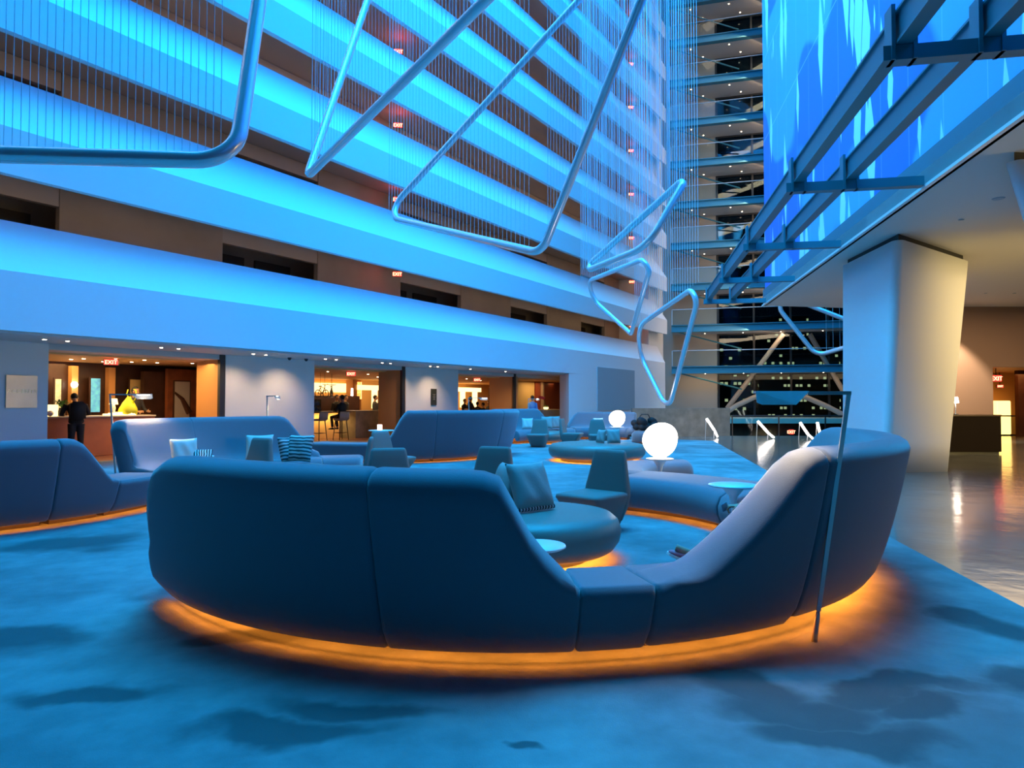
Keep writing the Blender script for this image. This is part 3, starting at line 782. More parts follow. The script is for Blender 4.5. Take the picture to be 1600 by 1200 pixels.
loop([(1022, 398, 19), (902, 446, 25), (986, 522, 23)], [.25, .9, .1], .075, 'small silver tube triangle hanging below the pale blue one', [(1, 0, .05, .95, 34)], 34)
loop([(1098, 440, 18), (982, 520, 24), (1044, 644, 22)], [.3, 1.5, .6], .078, 'lowest silver tube triangle in front of the corner', [(1, 0, .1, .97, 30)], 30)
loop([(1190, 448, 31), (1276, 556, 30), (1385, 524, 28)], [.4, .6, .4], .10, 'silver tube triangle half hidden behind the big white column', [(1, 2, .1, .9, 8)], 8)

# ------------------------------------------------------------------ round upholstered seating
def Rout(z, R0): return R0 + .30 * max(0, (z - .1)) ** .62
def ring_profile(h, R0, lip=.08, shift=0):
    low = h < .5
    P = []
    d = R0 - 3.2
    ins = lambda r, k=1: r + d + shift * k
    P += [(ins(2.37), .12), (ins(2.33), .2), (ins(2.32), .3), (ins(2.36), .4), (ins(2.45), .455), (ins(2.6, .7), .47)]
    zc = max(.47, h - .09)
    for i in range(6):
        z = .47 + (zc - .47) * i / 5
        P.append((Rout(z, R0) - .25 - .10 * max(0, (1.1 - z)) / .65 - (.04 if i == 0 else 0), z))
    rin = P[-1][0]; ro = Rout(zc, R0)
    m = (rin + ro) / 2; hw = (ro - rin) / 2
    zt_ = max(h, .47); zb = .39 if low else zc
    for a in (150, 125, 100, 80, 55, 30):
        a = math.radians(a); P.append((m + hw * math.cos(a), (zt_ - (zt_ - zc) * 1) + (max(.0, zt_ - zc)) * math.sin(a) if not low else .47 - .0 * a))
    for i in range(9):
        f = i / 8; z = zb + (.2 - zb) * f if not low else .42 + (.2 - .42) * f
        P.append((Rout(z, R0), z))
    P += [(R0 + .03, .14), (R0 - .01, lip + .01), (R0 - .035, lip), (R0 - .06, lip + .015), (R0 - .07, .18), (ins(2.45), .18), (ins(2.445), .10), (ins(2.42), .085), (ins(2.39), .095)]
    return P
def shrink(P, a):
    cx = sum(p[0] for p in P) / len(P); cz = sum(p[1] for p in P) / len(P)
    out = []
    for x_, z_ in P:
        d = math.hypot(x_ - cx, z_ - cz); k = max(0, 1 - a / d) if d > 1e-6 else 1
        out.append((cx + (x_ - cx) * k, max(0, cz + (z_ - cz) * k) if z_ > 0.001 else 0))
    return out
def module(name, parent, c, R0, t0, t1, hf, e0=.03, e1=.03, lip=.08, m='fabric', sh=None, skew=None):
    """a curved section between angles t0..t1 (degrees, 0 towards -y, positive to +x); hf gives the height of the back"""
    n = max(6, int(abs(t1 - t0) / 1.4)); sts = []
    dr = 180 / (PI * R0)
    for i in range(4):
        a = math.radians(90 * i / 4); sts.append((t0 + e0 * (1 - math.sin(a)) * dr, e0 * (1 - math.sin(a)) if False else e0 * (1 - math.sin(a))))
    # angle offset e(1-cos), inset e(1-sin)
    S = []
    for i in range(5):
        a = math.radians(90 * i / 5); S.append((t0 + e0 * (1 - math.cos(a)) * dr, e0 * (1 - math.sin(a))))
    for i in range(n + 1): S.append((t0 + e0 * dr + (t1 - t0 - (e0 + e1) * dr) * i / n, 0))
    for i in range(4, -1, -1):
        a = math.radians(90 * i / 5); S.append((t1 - e1 * (1 - math.cos(a)) * dr, e1 * (1 - math.sin(a))))
    b = bmesh.new(); rings = []
    for i in range(n + 1):
        th = t0 + (t1 - t0) * (i + .0) / n; a = math.radians(min(max(th, t0 + 2), t1 - (2 if name == 'back_section' and e1 > .04 else 0))); s_ = sh(th) if sh else 0
        rings.append([Vector((r * math.sin(a), -r * math.cos(a), z)) for r, z in ((2.63 + .64 * s_ + R0 - 3.2, 0), (R0 - .25, 0), (R0 - .25, .185), (2.63 + .64 * s_ + R0 - 3.2, .185))])
    loft(b, rings); link('plinth', b, MT['dark'], parent)
    b = bmesh.new(); rings = []
    for th, ins_ in S:
        P = shrink(ring_profile(hf(th), R0, lip, sh(th) if sh else 0), ins_); ring_ = []
        for r, z in P:
            a = math.radians(th + (skew(th, z) if skew else 0)); ring_.append(Vector((r * math.sin(a), -r * math.cos(a), z)))
        rings.append(ring_)
    loft(b, rings)
    return link(name, b, MT[m], parent, True)
def strip(parent, R, t0, t1, w_=.06, z=.168, lab=None, spill=False):
    b = bmesh.new(); n = max(8, int(abs(t1 - t0) / 2)); rings = []
    if not spill:
        R = 3.124 if R > 3 else 2.456
        sg = -1 if R > 3 else 1
        for i in range(n + 1):
            a = math.radians(t0 + (t1 - t0) * i / n)
            rings.append([Vector((r * math.sin(a), -r * math.cos(a), zz)) for r, zz in ((R, .102), (R, .145), (R + sg * .006, .145), (R + sg * .006, .102))])
        loft(b, rings); o = link('light_strip', b, MT['led'], parent); o['label'] = 'amber light strip glowing under the seat edge'; return o
    for i in range(n + 1):
        a = math.radians(t0 + (t1 - t0) * i / n)
        rings.append([Vector((r * math.sin(a), -r * math.cos(a), zz)) for r, zz in ((R - w_ / 2, z), (R + w_ / 2, z), (R + w_ / 2, z + .006), (R - w_ / 2, z + .006))])
    loft(b, rings); o = link('light_strip', b, MT['led'], parent); o['label'] = 'amber light strip glowing under the seat edge'; return o
def smooth(a, b, x):
    x = min(1, max(0, (x - a) / (b - a))); return x * x * (3 - 2 * x)
def pw(pts):
    def f(x):
        if x <= pts[0][0]: return pts[0][1]
        for (a, p), (b, q) in zip(pts, pts[1:]):
            if x <= b: return p + (q - p) * (x - a) / (b - a)
        return pts[-1][1]
    return f

# the big ring sofa in front
CA = (0, 6.87)
sofa = thing('curved_sofa', 'largest blue-grey ring sofa in the foreground, its high back towards the viewer', 'sofa', (CA[0], CA[1], 0), 0, 'curved sofas')
shA = lambda th: .42 * (1 - smooth(45, 70, th))
hL0 = pw([(-54, .42), (-52, .62), (-49.5, .82), (-47, .96), (-44, 1.06), (-40, 1.11), (-35, 1.12), (-12, 1.105)])
skA = lambda th, z: 7 * max(0, (-36 - th) / 18) * min(1, max(0, (z - .1) / .4))
module('back_section', sofa, (0, 0), 3.2, -54.5, -12.5, hL0, .06, .03, sh=shA, skew=skA)
hL1 = pw([(-13, 1.105), (-3, 1.095), (-1.4, 1.078), (-.6, 1.03), (.1, .93), (1.35, .78), (2.75, .67), (4.4, .575), (5.5, .51), (6.2, .48)])
module('back_section', sofa, (0, 0), 3.2, -12.5, 6.2, hL1, .03, .03, sh=shA)
module('seat_section', sofa, (0, 0), 3.2, 6.2, 13.4, lambda t: .47, .03, .03, sh=shA)
hR1 = pw([(13.4, .49), (16, .505), (17.6, .525), (18.8, .56), (20, .61), (21.5, .68), (24.3, .83), (25.4, .90), (27.2, 1.02), (28.4, 1.11), (29.6, 1.165), (31.5, 1.185)])
module('back_section', sofa, (0, 0), 3.2, 13.4, 31.8, hR1, .04, .03, .085, sh=shA)
hR2 = pw([(31.8, 1.185), (60, 1.19), (93, 1.19), (95, 1.16), (100, .85), (104, .5)])
module('back_section', sofa, (0, 0), 3.2, 31.8, 104, hR2, .03, .05, .12, sh=shA)
module('seat_section', sofa, (0, 0), 3.2, 104, 146, lambda t: .47, .03, .08)
strip(sofa, 3.04, -53, 43); strip(sofa, 3.06, 44, 103, .08, .165, None, True); strip(sofa, 3.04, 104.5, 145)
strip(sofa, 2.55, 72, 103.5); strip(sofa, 2.55, 104.5, 145)

# left dark sofa and its low link seat
CB = (-8.0, 9.5)
s2 = thing('curved_sofa', 'dark blue curved sofa at the left edge, its high back towards the viewer', 'sofa', (CB[0], CB[1], 0), 0, 'curved sofas')
hB = pw([(20, 1.03), (59.5, 1.03), (61, 1.0), (62.2, .93), (66, .68), (69, .5)])
module('back_section', s2, (0, 0), 3.2, 15, 57, hB); module('back_section', s2, (0, 0), 3.2, 57, 70, hB)
module('seat_section', s2, (0, 0), 3.2, 70, 89, lambda t: .47, .03, .1)
strip(s2, 3.04, 16, 88); strip(s2, 2.55, 16, 88)

# lit sofa behind it, opening towards us
CL = (-2.3, 9.25)
s3 = thing('curved_sofa', 'pale lamp-lit curved sofa on the left with its open side towards the viewer', 'sofa', (CL[0], CL[1], 0), 0, 'curved sofas')
hC = pw([(-160, .5), (-155, .62), (-149, 1.12), (-147, 1.2), (-100, 1.2), (-97.5, 1.19), (-96, 1.12)])
module('back_section', s3, (0, 0), 3.2, -158, -119, hC, .04, .03, sh=lambda t: .25); module('back_section', s3, (0, 0), 3.2, -119, -96, hC, .03, .08, sh=lambda t: .25)
module('seat_section', s3, (0, 0), 3.2, -172, -158, lambda t: .47, .1, .03, sh=lambda t: .25)
strip(s3, 3.04, -171, -97)

# dark sofa in the middle distance
CC = (-3.3, 19.0)
s4 = thing('curved_sofa', 'tall dark blue curved sofa back in the middle distance, centre left', 'sofa', (CC[0], CC[1], 0), 0, 'curved sofas')
hD = pw([(6, .5), (9, .75), (12.5, 1.12), (14.5, 1.25), (95, 1.25)])
module('back_section', s4, (0, 0), 3.2, 6, 26, hD); module('back_section', s4, (0, 0), 3.2, 26, 62, hD); module('back_section', s4, (0, 0), 3.2, 62, 92, hD, .03, .1)
module('seat_section', s4, (0, 0), 3.2, -34, 6, lambda t: .47, .1, .03)
strip(s4, 3.04, -33, 91); strip(s4, 2.55, -33, 91)

# far sofas in front of the flush wall
CD = (2.3, 22.0)
s5 = thing('curved_sofa', 'far pale sofa with cushions, just right of the dark sofa back', 'sofa', (CD[0], CD[1], 0), 0, 'curved sofas')
hE = pw([(-166, .5), (-164, .62), (-158, 1.1), (-156, 1.2), (-118, 1.2)])
module('back_section', s5, (0, 0), 3.2, -164, -118, hE, .05, .05); strip(s5, 2.55, -163, -119)
module('seat_section', s5, (0, 0), 3.2, -180, -164.3, lambda t: .47, .08, .03)
s6 = thing('curved_sofa', 'far pinkish curved sofa against the wall behind the small glowing globe', 'sofa', (3.1, 23.6, 0), 0, 'curved sofas')
hF = pw([(118, 1.05), (188, 1.05), (190, .98), (196, .55)])
module('back_section', s6, (0, 0), 3.2, 148, 170, hF, .08, .03); module('back_section', s6, (0, 0), 3.2, 170, 196, hF, .03, .06)
strip(s6, 2.55, 149, 195)

# low serpentine bench around the globe table
def bench(name, parent, path, hw=.42, m='fabric', ends=(1, 1)):
    P = [Vector((x_, y_, 0)) for x_, y_ in path]
    # resample with catmull-rom
    Q = []
    for i in range(len(P) - 1):
        a, b_, c, d = P[max(i - 1, 0)], P[i], P[i + 1], P[min(i + 2, len(P) - 1)]
        for j in range(10):
            t = j / 10
            Q.append(.5 * ((2 * b_) + (c - a) * t + (2 * a - 5 * b_ + 4 * c - d) * t * t + (3 * b_ - a - 3 * c + d) * t ** 3))
    Q.append(P[-1])
    prof = [(-.42, .28), (-.405, .38), (-.36, .43), (-.28, .455), (-.1, .47), (.1, .47), (.28, .455), (.36, .43), (.405, .38), (.42, .28), (.405, .17), (.37, .1), (.345, .08), (.32, .1), (.31, .18), (.17, .18), (.16, 0), (-.16, 0), (-.17, .18), (-.31, .18), (-.32, .1), (-.345, .08), (-.37, .1), (-.405, .17)]
    L_ = [0]
    for a, b_ in zip(Q, Q[1:]): L_.append(L_[-1] + (b_ - a).length)
    T = L_[-1]; rings = []
    for i, q in enumerate(Q):
        d = (Q[min(i + 1, len(Q) - 1)] - Q[max(i - 1, 0)]).normalized(); nrm = Vector((d.y, -d.x, 0))
        s0 = L_[i] if ends[0] else 1e9; s1 = T - L_[i] if ends[1] else 1e9
        s = min(s0, s1); k = 1 if s > hw else max(.12, math.sqrt(max(0, 1 - (1 - s / hw) ** 2)))
        zk = 1 if s > .12 else .75 + .25 * s / .12
        rings.append([q + nrm * (o * k * hw / .42) + Vector((0, 0, z * (zk if z > .2 else 1))) for o, z in prof])
    b = bmesh.new(); loft(b, rings); o = link(name, b, MT[m], parent, True)
    for sgn in (-1, 1):
        b = bmesh.new(); rr = []
        for i, q in enumerate(Q):
            if (ends[0] and L_[i] < .35) or (ends[1] and T - L_[i] < .35): continue
            d = (Q[min(i + 1, len(Q) - 1)] - Q[max(i - 1, 0)]).normalized(); nrm = Vector((d.y, -d.x, 0)) * sgn
            rr.append([q + nrm * x_ + Vector((0, 0, z)) for x_, z in ((.21 * hw / .42, .165), (.28 * hw / .42, .165), (.28 * hw / .42, .171), (.21 * hw / .42, .171))])
        loft(b, rr); link('light_strip', b, MT['led'], parent)
    return o
bn = thing('curved_bench', 'low backless bench curling around the big glowing globe', 'bench', (0, 0, 0))
bench('seat_section', bn, [(1.63, 9.55), (1.60, 10.1), (1.72, 10.7), (2.05, 11.15), (2.5, 11.35), (3.05, 11.45)], .40)
bn2 = thing('curved_bench', 'low backless bench at far right of the carpet near the dark bag', 'bench', (0, 0, 0))
bench('seat_section', bn2, [(4.15, 23.3), (4.8, 23.0), (5.3, 22.4)], .42)

def ottoman(x, y, r, label, h=.43):
    t = thing('round_ottoman', label, 'ottoman', (x, y, 0), 0, 'round leather ottomans')
    b = bmesh.new()
    lathe(b, [(r - .30, 0), (r - .30, .18), (r - .15, .18), (r - .14, .1), (r - .11, .085), (r - .07, .11), (r - .02, .18), (r, .27), (r - .03, .36), (r - .09, h - .02), (r - .2, h), (r * .5, h + .012), (.02, h + .015)], 72)
    link('seat', b, MT['leather'], t, True)
    b = bmesh.new(); lathe(b, [(r - .28, .166), (r - .20, .166), (r - .20, .172), (r - .28, .172)], 60)
    rings_fix = b; link('light_strip', b, MT['led'], t)
    return t
def ring_strip(parent, r0, r1, z):
    b = bmesh.new(); n = 60
    loft(b, [[Vector((r * math.cos(2 * PI * i / n), r * math.sin(2 * PI * i / n), zz)) for r, zz in ((r0, z), (r1, z), (r1, z + .006), (r0, z + .006))] for i in range(n)], closed=True)
    return link('light_strip', b, MT['led'], parent)
OT1 = ottoman(.2, 6.35, .82, 'olive-grey round ottoman inside the nearest ring sofa')
OT2 = ottoman(2.1, 16.7, 1.2, 'wide flat round ottoman in the middle distance carrying two cushions')
OT3 = ottoman(-3.45, 10.85, .60, 'round ottoman on the left under the wavy striped cushion')
OT4 = ottoman(1.25, 23.5, .62, 'small far ottoman between the two far lounge chairs')

# ------------------------------------------------------------------ lounge chairs
def rrect(cx, cy, hx, hy, z, r, n=5):
    out = []
    for (sx, sy, a0) in ((1, 1, 0), (-1, 1, 90), (-1, -1, 180), (1, -1, 270)):
        for i in range(n + 1):
            a = math.radians(a0 + 90 * i / n)
            out.append(Vector((cx + sx * (hx - r) + r * math.cos(a), cy + sy * (hy - r) + r * math.sin(a), z)))
    return out
def chair():
    t = thing('lounge_chair', 'x', 'chair', (0, 0, 0), 0, 'upholstered lounge chairs')
    b = bmesh.new()   # faces -y
    loft(b, [rrect(0, .06, .20, .19, 0, .08), rrect(0, .05, .23, .22, .08, .09), rrect(0, .02, .27, .27, .22, .09), rrect(0, -.02, .295, .31, .33, .08), rrect(0, -.035, .30, .325, .38, .06), rrect(0, -.035, .295, .32, .41, .06), rrect(0, -.03, .26, .28, .425, .05)])
    link('seat', b, MT['chairfab'], t, True)
    b = bmesh.new()
    def r(z, hw, y, th): return rrect(0, y, hw, th, z, min(th * .9, .05), 4)
    loft(b, [r(.10, .24, .20, .05), r(.25, .285, .245, .06), r(.38, .30, .27, .065), r(.46, .295, .28, .06), r(.6, .265, .30, .052), r(.75, .235, .32, .045), r(.85, .215, .333, .038), r(.88, .20, .337, .028), r(.887, .18, .338, .015)])
    link('backrest', b, MT['chairfab'], t, True)
    return t
ch0 = chair()
chairs = [
    ((.93, 7.68), 80, 'nearest lounge chair, side-on behind the olive-grey ottoman'),
    ((-.33, 8.2), 160, 'lounge chair back showing over the foreground sofa, left of the two leaning cushions'),
    ((-1.42, 7.9), 195, 'low-looking lounge chair back above the seam of the foreground sofa'),
    ((-2.58, 10.7), 100, 'lounge chair turned sideways right of the striped cushion'),
    ((-2.25, 12.7), 235, 'lounge chair half hidden by the left slope of the dark middle sofa'),
    ((-4.08, 10.25), 150, 'lounge chair left of the striped cushion, in front of the lit sofa'),
    ((.83, 21.6), 165, 'far lounge chair just right of the dark middle sofa'),
    ((1.98, 22.4), 250, 'far lounge chair in front of the bright blue wall corner'),
    ((2.75, 21.4), 180, 'far lounge chair behind the pair of small blue cushions'),
]
for i, ((x, y), rz, lab) in enumerate(chairs):
    if i == 0:
        c = ch0; c.location = (x, y, 0); c.rotation_euler = (0, 0, math.radians(rz + 180)); c['label'] = lab
    else: c = dup(ch0, (x, y, 0), math.radians(rz + 180), lab)
ch0.rotation_euler = (0, 0, math.radians(-42))

# ------------------------------------------------------------------ cushions
def cushion_mesh(wd, ht, th, m, nm='cushion'):
    n = 18; b = bmesh.new(); G = {}
    for s in (1, -1):
        for i in range(n + 1):
            for j in range(n + 1):
                x_ = -1 + 2 * i / n; y_ = -1 + 2 * j / n
                edge_ = i in (0, n) or j in (0, n)
                if edge_ and s == -1: G[(s, i, j)] = G[(1, i, j)]; continue
                z_ = s * th / 2 * ((1 - x_ ** 4) * (1 - y_ ** 4)) ** .6
                pin = 1 - .07 * (1 - x_ * x_) * (y_ * y_) ; pin2 = 1 - .07 * (1 - y_ * y_) * (x_ * x_)
                wr = .008 * math.sin(7 * x_ + 3 * y_) * (1 - x_ * x_) * (1 - y_ * y_)
                G[(s, i, j)] = b.verts.new((x_ * wd / 2 * pin2, y_ * ht / 2 * pin, z_ + wr))
        for i in range(n):
            for j in range(n):
                b.faces.new((G[(s, i, j)], G[(s, i + 1, j)], G[(s, i + 1, j + 1)], G[(s, i, j + 1)]))
    return b
def cushion(loc, face_deg, lean_deg, size, label, m='cushion', th=.14, trim=None, roll=0, group=None):
    """stands on its lower edge at loc; face_deg is where its face looks; leans back by lean_deg"""
    b = cushion_mesh(size, size, th, m)
    Mx = Matrix.Rotation(math.radians(face_deg), 4, 'Z') @ Matrix.Rotation(math.radians(90 - lean_deg), 4, 'X') @ Matrix.Rotation(math.radians(roll), 4, 'Z')
    o = link('cushion', b, MT[m], None, True)
    o.matrix_world = Matrix.Translation(Vector(loc) + Vector((0, 0, size / 2 * math.cos(math.radians(lean_deg)) + .015))) @ Mx
    tag(o, label, 'cushion', group)
    if trim:
        b = bmesh.new(); box(b, -size / 2 * .96, size / 2 * .96, -size / 2 - .004, -size / 2 + .035, -.02, .02, bev=.008)
        s = link('striped_edging', b, MT[trim], o)
        s['label'] = 'black and white striped lower edge'
    return o
cushion((.17, 6.28, .445), 38, 24, .46, 'teal-grey cushion leaning towards the viewer on the nearest ottoman', 'cushion', .16, 'zigzag')
cushion((-.06, 6.45, .445), -62, 18, .42, 'darker cushion behind the teal-grey one on the nearest ottoman', 'cushion', .15)
cushion((-3.52, 11.18, .445), -12, 18, .46, 'wavy striped blue cushion on the left ottoman, facing the viewer', 'wavy', .15)
cushion((-3.72, 11.25, .445), 60, 16, .42, 'wavy striped cushion leaning behind the front one on the left ottoman', 'wavy', .14)
cushion((2.45, 16.25, .445), 8, 16, .34, 'square blue-green cushion facing the viewer on the wide middle ottoman', 'cushion', .12, 'zigzag')
cushion((2.18, 16.45, .445), -60, 14, .32, 'cushion leaning sideways behind the square one on the wide middle ottoman', 'cushion', .11, 'zigzag')
cushion((-4.95, 10.18, .475), 50, 15, .42, 'ivory cushion at the left end of the lamp-lit sofa', 'cushion_pale', .13)
cushion((-4.72, 10.25, .475), 20, 40, .30, 'small patterned cushion lying beside the ivory one on the lamp-lit sofa', 'zigzag', .10)
cushion((-4.18, 11.15, .475), 20, 20, .44, 'pale ivory cushion behind the chair on the lamp-lit sofa', 'cushion_pale', .13)
cushion((.55, 24.0, .475), 0, 18, .40, 'pale blue cushion on the far sofa beside the dark sofa edge', 'cushion_pale', .12)
cushion((1.25, 24.15, .475), -15, 18, .46, 'blue-grey cushion tilted on the far sofa right of the chair', 'cushion', .13)
cushion((1.55, 24.3, .475), 25, 14, .46, 'large blue-grey cushion on the far sofa, nearest the bright wall corner', 'cushion', .13)
cushion((3.3, 25.6, .475), 10, 30, .40, 'ivory cushion on the far pinkish sofa left of the small globe', 'cushion_pale', .12)

# ------------------------------------------------------------------ tulip tables, globes, candle
def tulip(x, y, r, h, label, z0=0):
    t = thing('pedestal_table', label, 'table', (x, y, z0), 0, 'white pedestal tables')
    b = bmesh.new(); lathe(b, [(r - .02, h - .022), (r, h - .012), (r - .004, h), (.01, h + .001)][::1], 48); link('tabletop', b, MT['white'], t, True)
    b = bmesh.new(); lathe(b, [(r * .62, 0), (r * .6, .01), (r * .35, .03), (.03, .09), (.02, .2), (.022, h * .6), (.045, h - .12), (r * .45, h - .035), (r * .8, h - .022)] if h > .3 else [(r * .6, 0), (r * .55, .01), (.04, .04), (.04, h - .05), (r * .6, h - .022)], 36); link('pedestal', b, MT['white'], t, True)
    return t
tulip(2.28, 6.95, .25, .60, 'white pedestal table beside the right slope of the foreground sofa')
tulip(.17, 4.5, .19, .50, 'small white table seen over the low left slope of the foreground sofa')
G1 = at_z(1031, 716, .62); tulip(G1[0], G1[1], .205, .62, 'white pedestal table carrying the big glowing globe')
G2 = at_z(964, 667, .62); tulip(G2[0], G2[1], .24, .62, 'white pedestal table carrying the small far globe')
tc_ = at_z(596, 672, .62); tulip(tc_[0], tc_[1], .38, .62, 'white pedestal table with a pink candle beside the bar opening')
tulip(-4.88, 10.55, .20, .13, 'small round white tray table on the seat of the lamp-lit sofa', .475)
def globe(x, y, z, r, label):
    t = thing('globe_lamp', label, 'lamp', (x, y, z), 0, 'glowing globe lamps')
    b = bmesh.new(); prof = []
    for i in range(1, 24):
        a = PI * i / 24; k = 1 + .10 * math.cos(a) * -1
        prof.append((r * math.sin(a) * (1 + .07 * -math.cos(a)), r + .01 - r * math.cos(a) * 1.02))
    prof.insert(0, (.10, prof[0][1])) if False else None
    lathe(b, prof, 40)
    for v in b.verts:
        if v.co.z > r: v.co.x += (v.co.z - r) * .12
    link('glass_globe', b, MT['globe'], t, True)
    b = bmesh.new(); lathe(b, [(.09, 0), (.09, .02), (.07, .03)], 24); link('base', b, MT['white'], t, True)
    l = bpy.data.lights.new('globe_light', 'POINT'); l.energy = 22; l.color = (1, .78, .58); l.shadow_soft_size = r * 1.03
    l.use_shadow = True
    return t
globe(G1[0], G1[1], .622, .253, 'big glowing white globe lamp on a pedestal table, right of centre')
globe(G2[0], G2[1], .622, .265, 'smaller far glowing globe lamp in front of the pinkish sofa')
t = thing('candle_holder', 'small pink glowing candle glass on the table beside the bar', 'candle', (tc_[0] - .05, tc_[1], .623))
b = bmesh.new(); lathe(b, [(.055, 0), (.07, .02), (.07, .16), (.062, .16), (.06, .03)], 20); link('glass', b, MT['candle'], t, True)

# ------------------------------------------------------------------ cantilevered reading lamps
def lamp(base, top_off, arm, label, h=1.56, head=.26, hw=.06, energy=12, warm=(1, .72, .42), tiny=False):
    """base (x,y); pole leans by top_off (dx,dy); arm is the vector of the horizontal arm"""
    t = thing('reading_lamp', label, 'lamp', (base[0], base[1], 0), 0, 'slim cantilever reading lamps')
    T = Vector((top_off[0], top_off[1], h)); A = Vector((arm[0], arm[1], 0)); al = A.length; an = A.normalized(); s = Vector((-an.y, an.x, 0))
    b = bmesh.new(); J = T * .13
    tube(b, [Vector((0, 0, 0)), J * .3, J * .9, J], [.020, .017, .013, .010], 8)
    link('foot_post', b, MT['lampmetal'], t, True)
    b = bmesh.new(); k = .010
    def bar(P, Q, w1, w2):
        d = (Q - P).normalized(); sx = s; sy = d.cross(sx).normalized()
        loft(b, [[P + sx * a_ * w1 + sy * c_ * w2 for a_, c_ in ((-1, -1), (1, -1), (1, 1), (-1, 1))], [Q + sx * a_ * w1 + sy * c_ * w2 for a_, c_ in ((-1, -1), (1, -1), (1, 1), (-1, 1))]])
    bar(J, T, .009, .012); link('pole', b, MT['lampmetal'], t)
    b = bmesh.new(); H0 = T + A - an * head
    bar(T - an * .012, H0 + an * .01, .012, .010); link('arm', b, MT['lampmetal'], t)
    b = bmesh.new(); zz = Vector((0, 0, 1))
    # shallow folded head: broad plate bent down along one edge
    e = T + A; P0, P1 = H0, e
    d0, d1 = P0 + an * .05, P1
    back = [P0, d0 - s * hw, d1 - s * hw, d1, ]
    plate = [P0 + s * .012, P0 - s * .012, d0 - s * hw, d1 - s * hw, d1 + s * hw * .3]
    loft(b, [[p + zz * .012 for p in plate], [p for p in plate]])
    flap = [P0 + s * .012 + zz * .012, d1 + s * hw * .3 + zz * .012, d1 + s * hw * .75 - zz * .055, d1 - an * .03 + s * hw * .8 - zz * .068, P0 + an * head * .28 + s * hw * .8 - zz * .068]
    loft(b, [[p for p in flap], [p - s * .006 for p in flap]]); link('lamp_head', b, MT['lampmetal'], t)
    b = bmesh.new()
    low = [P0 + an * .11 - s * hw * .8, P1 - an * .03 - s * hw * .8, P1 - an * .03 + s * hw * .1, P0 + an * .11 + s * hw * .1]
    loft(b, [[p - zz * .001 for p in low], [p - zz * .010 for p in low]]); link('diffuser', b, MT['lampglow'], t)
    if energy:
        c = Vector((base[0], base[1], 0)) + T + A - an * head * .5 - zz * .05
        sp_ = spot('reading_light', c, c - zz + an * .05, energy, warm, 130, .9, .04)
    return t
lb_ = at_z(1272, 1003, 0)
tp = at_y(1326, 614, lb_[1] - .22)
aR = at_y(1180, 620, lb_[1] - .12) - tp
lamp(lb_, (tp.x - lb_[0], tp.y - lb_[1]), (aR.x, aR.y), 'tall slim metal reading lamp standing against the foreground sofa on the right', tp.z, .30, .075, 24)
p2 = at_y(172, 618, 10.0); a2 = at_y(237, 619, 10.1) - p2
lamp((p2.x + .10, 10.05), (-.10, -.05), (a2.x, a2.y), 'slim reading lamp at the left end of the lamp-lit sofa', 1.56, .30, .07, 70)
p3 = at_y(416, 620, 12.7)
lamp((p3.x + .02, 12.75), (0, -.05), (.26, -.1), 'small hooded reading lamp over the right end of the lamp-lit sofa', 1.56, .14, .06, 80)
p4 = at_y(733, 622, 20.3)
lamp((p4.x + .06, 20.3), (-.08, 0), (.58, .05), 'slim reading lamp standing behind the dark middle sofa', 1.57, .28, .08, 10)
p5 = at_y(826, 624, 25.9)
lamp((p5.x, 25.95), (0, -.05), (.40, -.15), 'small reading lamp behind the far pale sofa beside the person in blue', 1.57, .2, .07, 16)
lamp((3.6, 27.4), (0, -.05), (-.3, -.35), 'reading lamp hidden behind the far pinkish sofa', 1.3, .2, .07, 22) if False else spot('reading_light', (4.1, 24.9, 1.6), (4.2, 26.6, .7), 70, (1, .74, .58), 140, .9)  # lamp itself not built; bare spot added to light the far sofa

# ------------------------------------------------------------------ slanted light tubes on the polished floor
LT = [((1104, 654), (1116, 672), (1121, 682), (1102, 682), 27.2), ((1184, 658), (1200, 676), (1209, 684), (1180, 684), 26.6),
      ((1250, 660), (1262, 678), (1270, 690), (1247, 686), 25.9), ((1277, 660), (1281, 676), (1286, 690), (1277, 688), 25.4)]
labs = ['leftmost slanted light tube on the polished floor, before the stone wall', 'second slanted light tube from the left on the polished floor', 'third slanted light tube, just left of the short last one', 'last slanted light tube, beside the far top corner of the foreground sofa']
for (a_, c_, e_, f_, d), lab in zip(LT, labs):
    A, Cc, E_ = at_y(*a_, d), at_y(*c_, d - .1), at_y(*e_, d - .3)
    E_.z = .06
    t = thing('light_tube_stand', lab, 'lamp', (E_.x, E_.y, 0), 0, 'slanted light tubes')
    o_ = t.location.copy(); o_.z = 0
    b = bmesh.new(); tube(b, [A, A.lerp(Cc, .5), Cc], .045, 10); o = link('upper_tube', b, MT['tubeglow'], t, True); o.location = -o_
    b = bmesh.new(); tube(b, [Cc + Vector((.02, 0, -.02)), E_], .035, 10); o = link('lower_tube', b, MT['tubeglow'], t, True); o.location = -o_
    b = bmesh.new(); tube(b, [A + Vector((-.02, 0, 0)), Vector((A.x - .06, A.y, 0))], .012, 6); tube(b, [Cc, Vector((Cc.x - .02, Cc.y, 0))], .016, 6)
    o = link('thin_leg', b, MT['lampmetal'], t); o.location = -o_

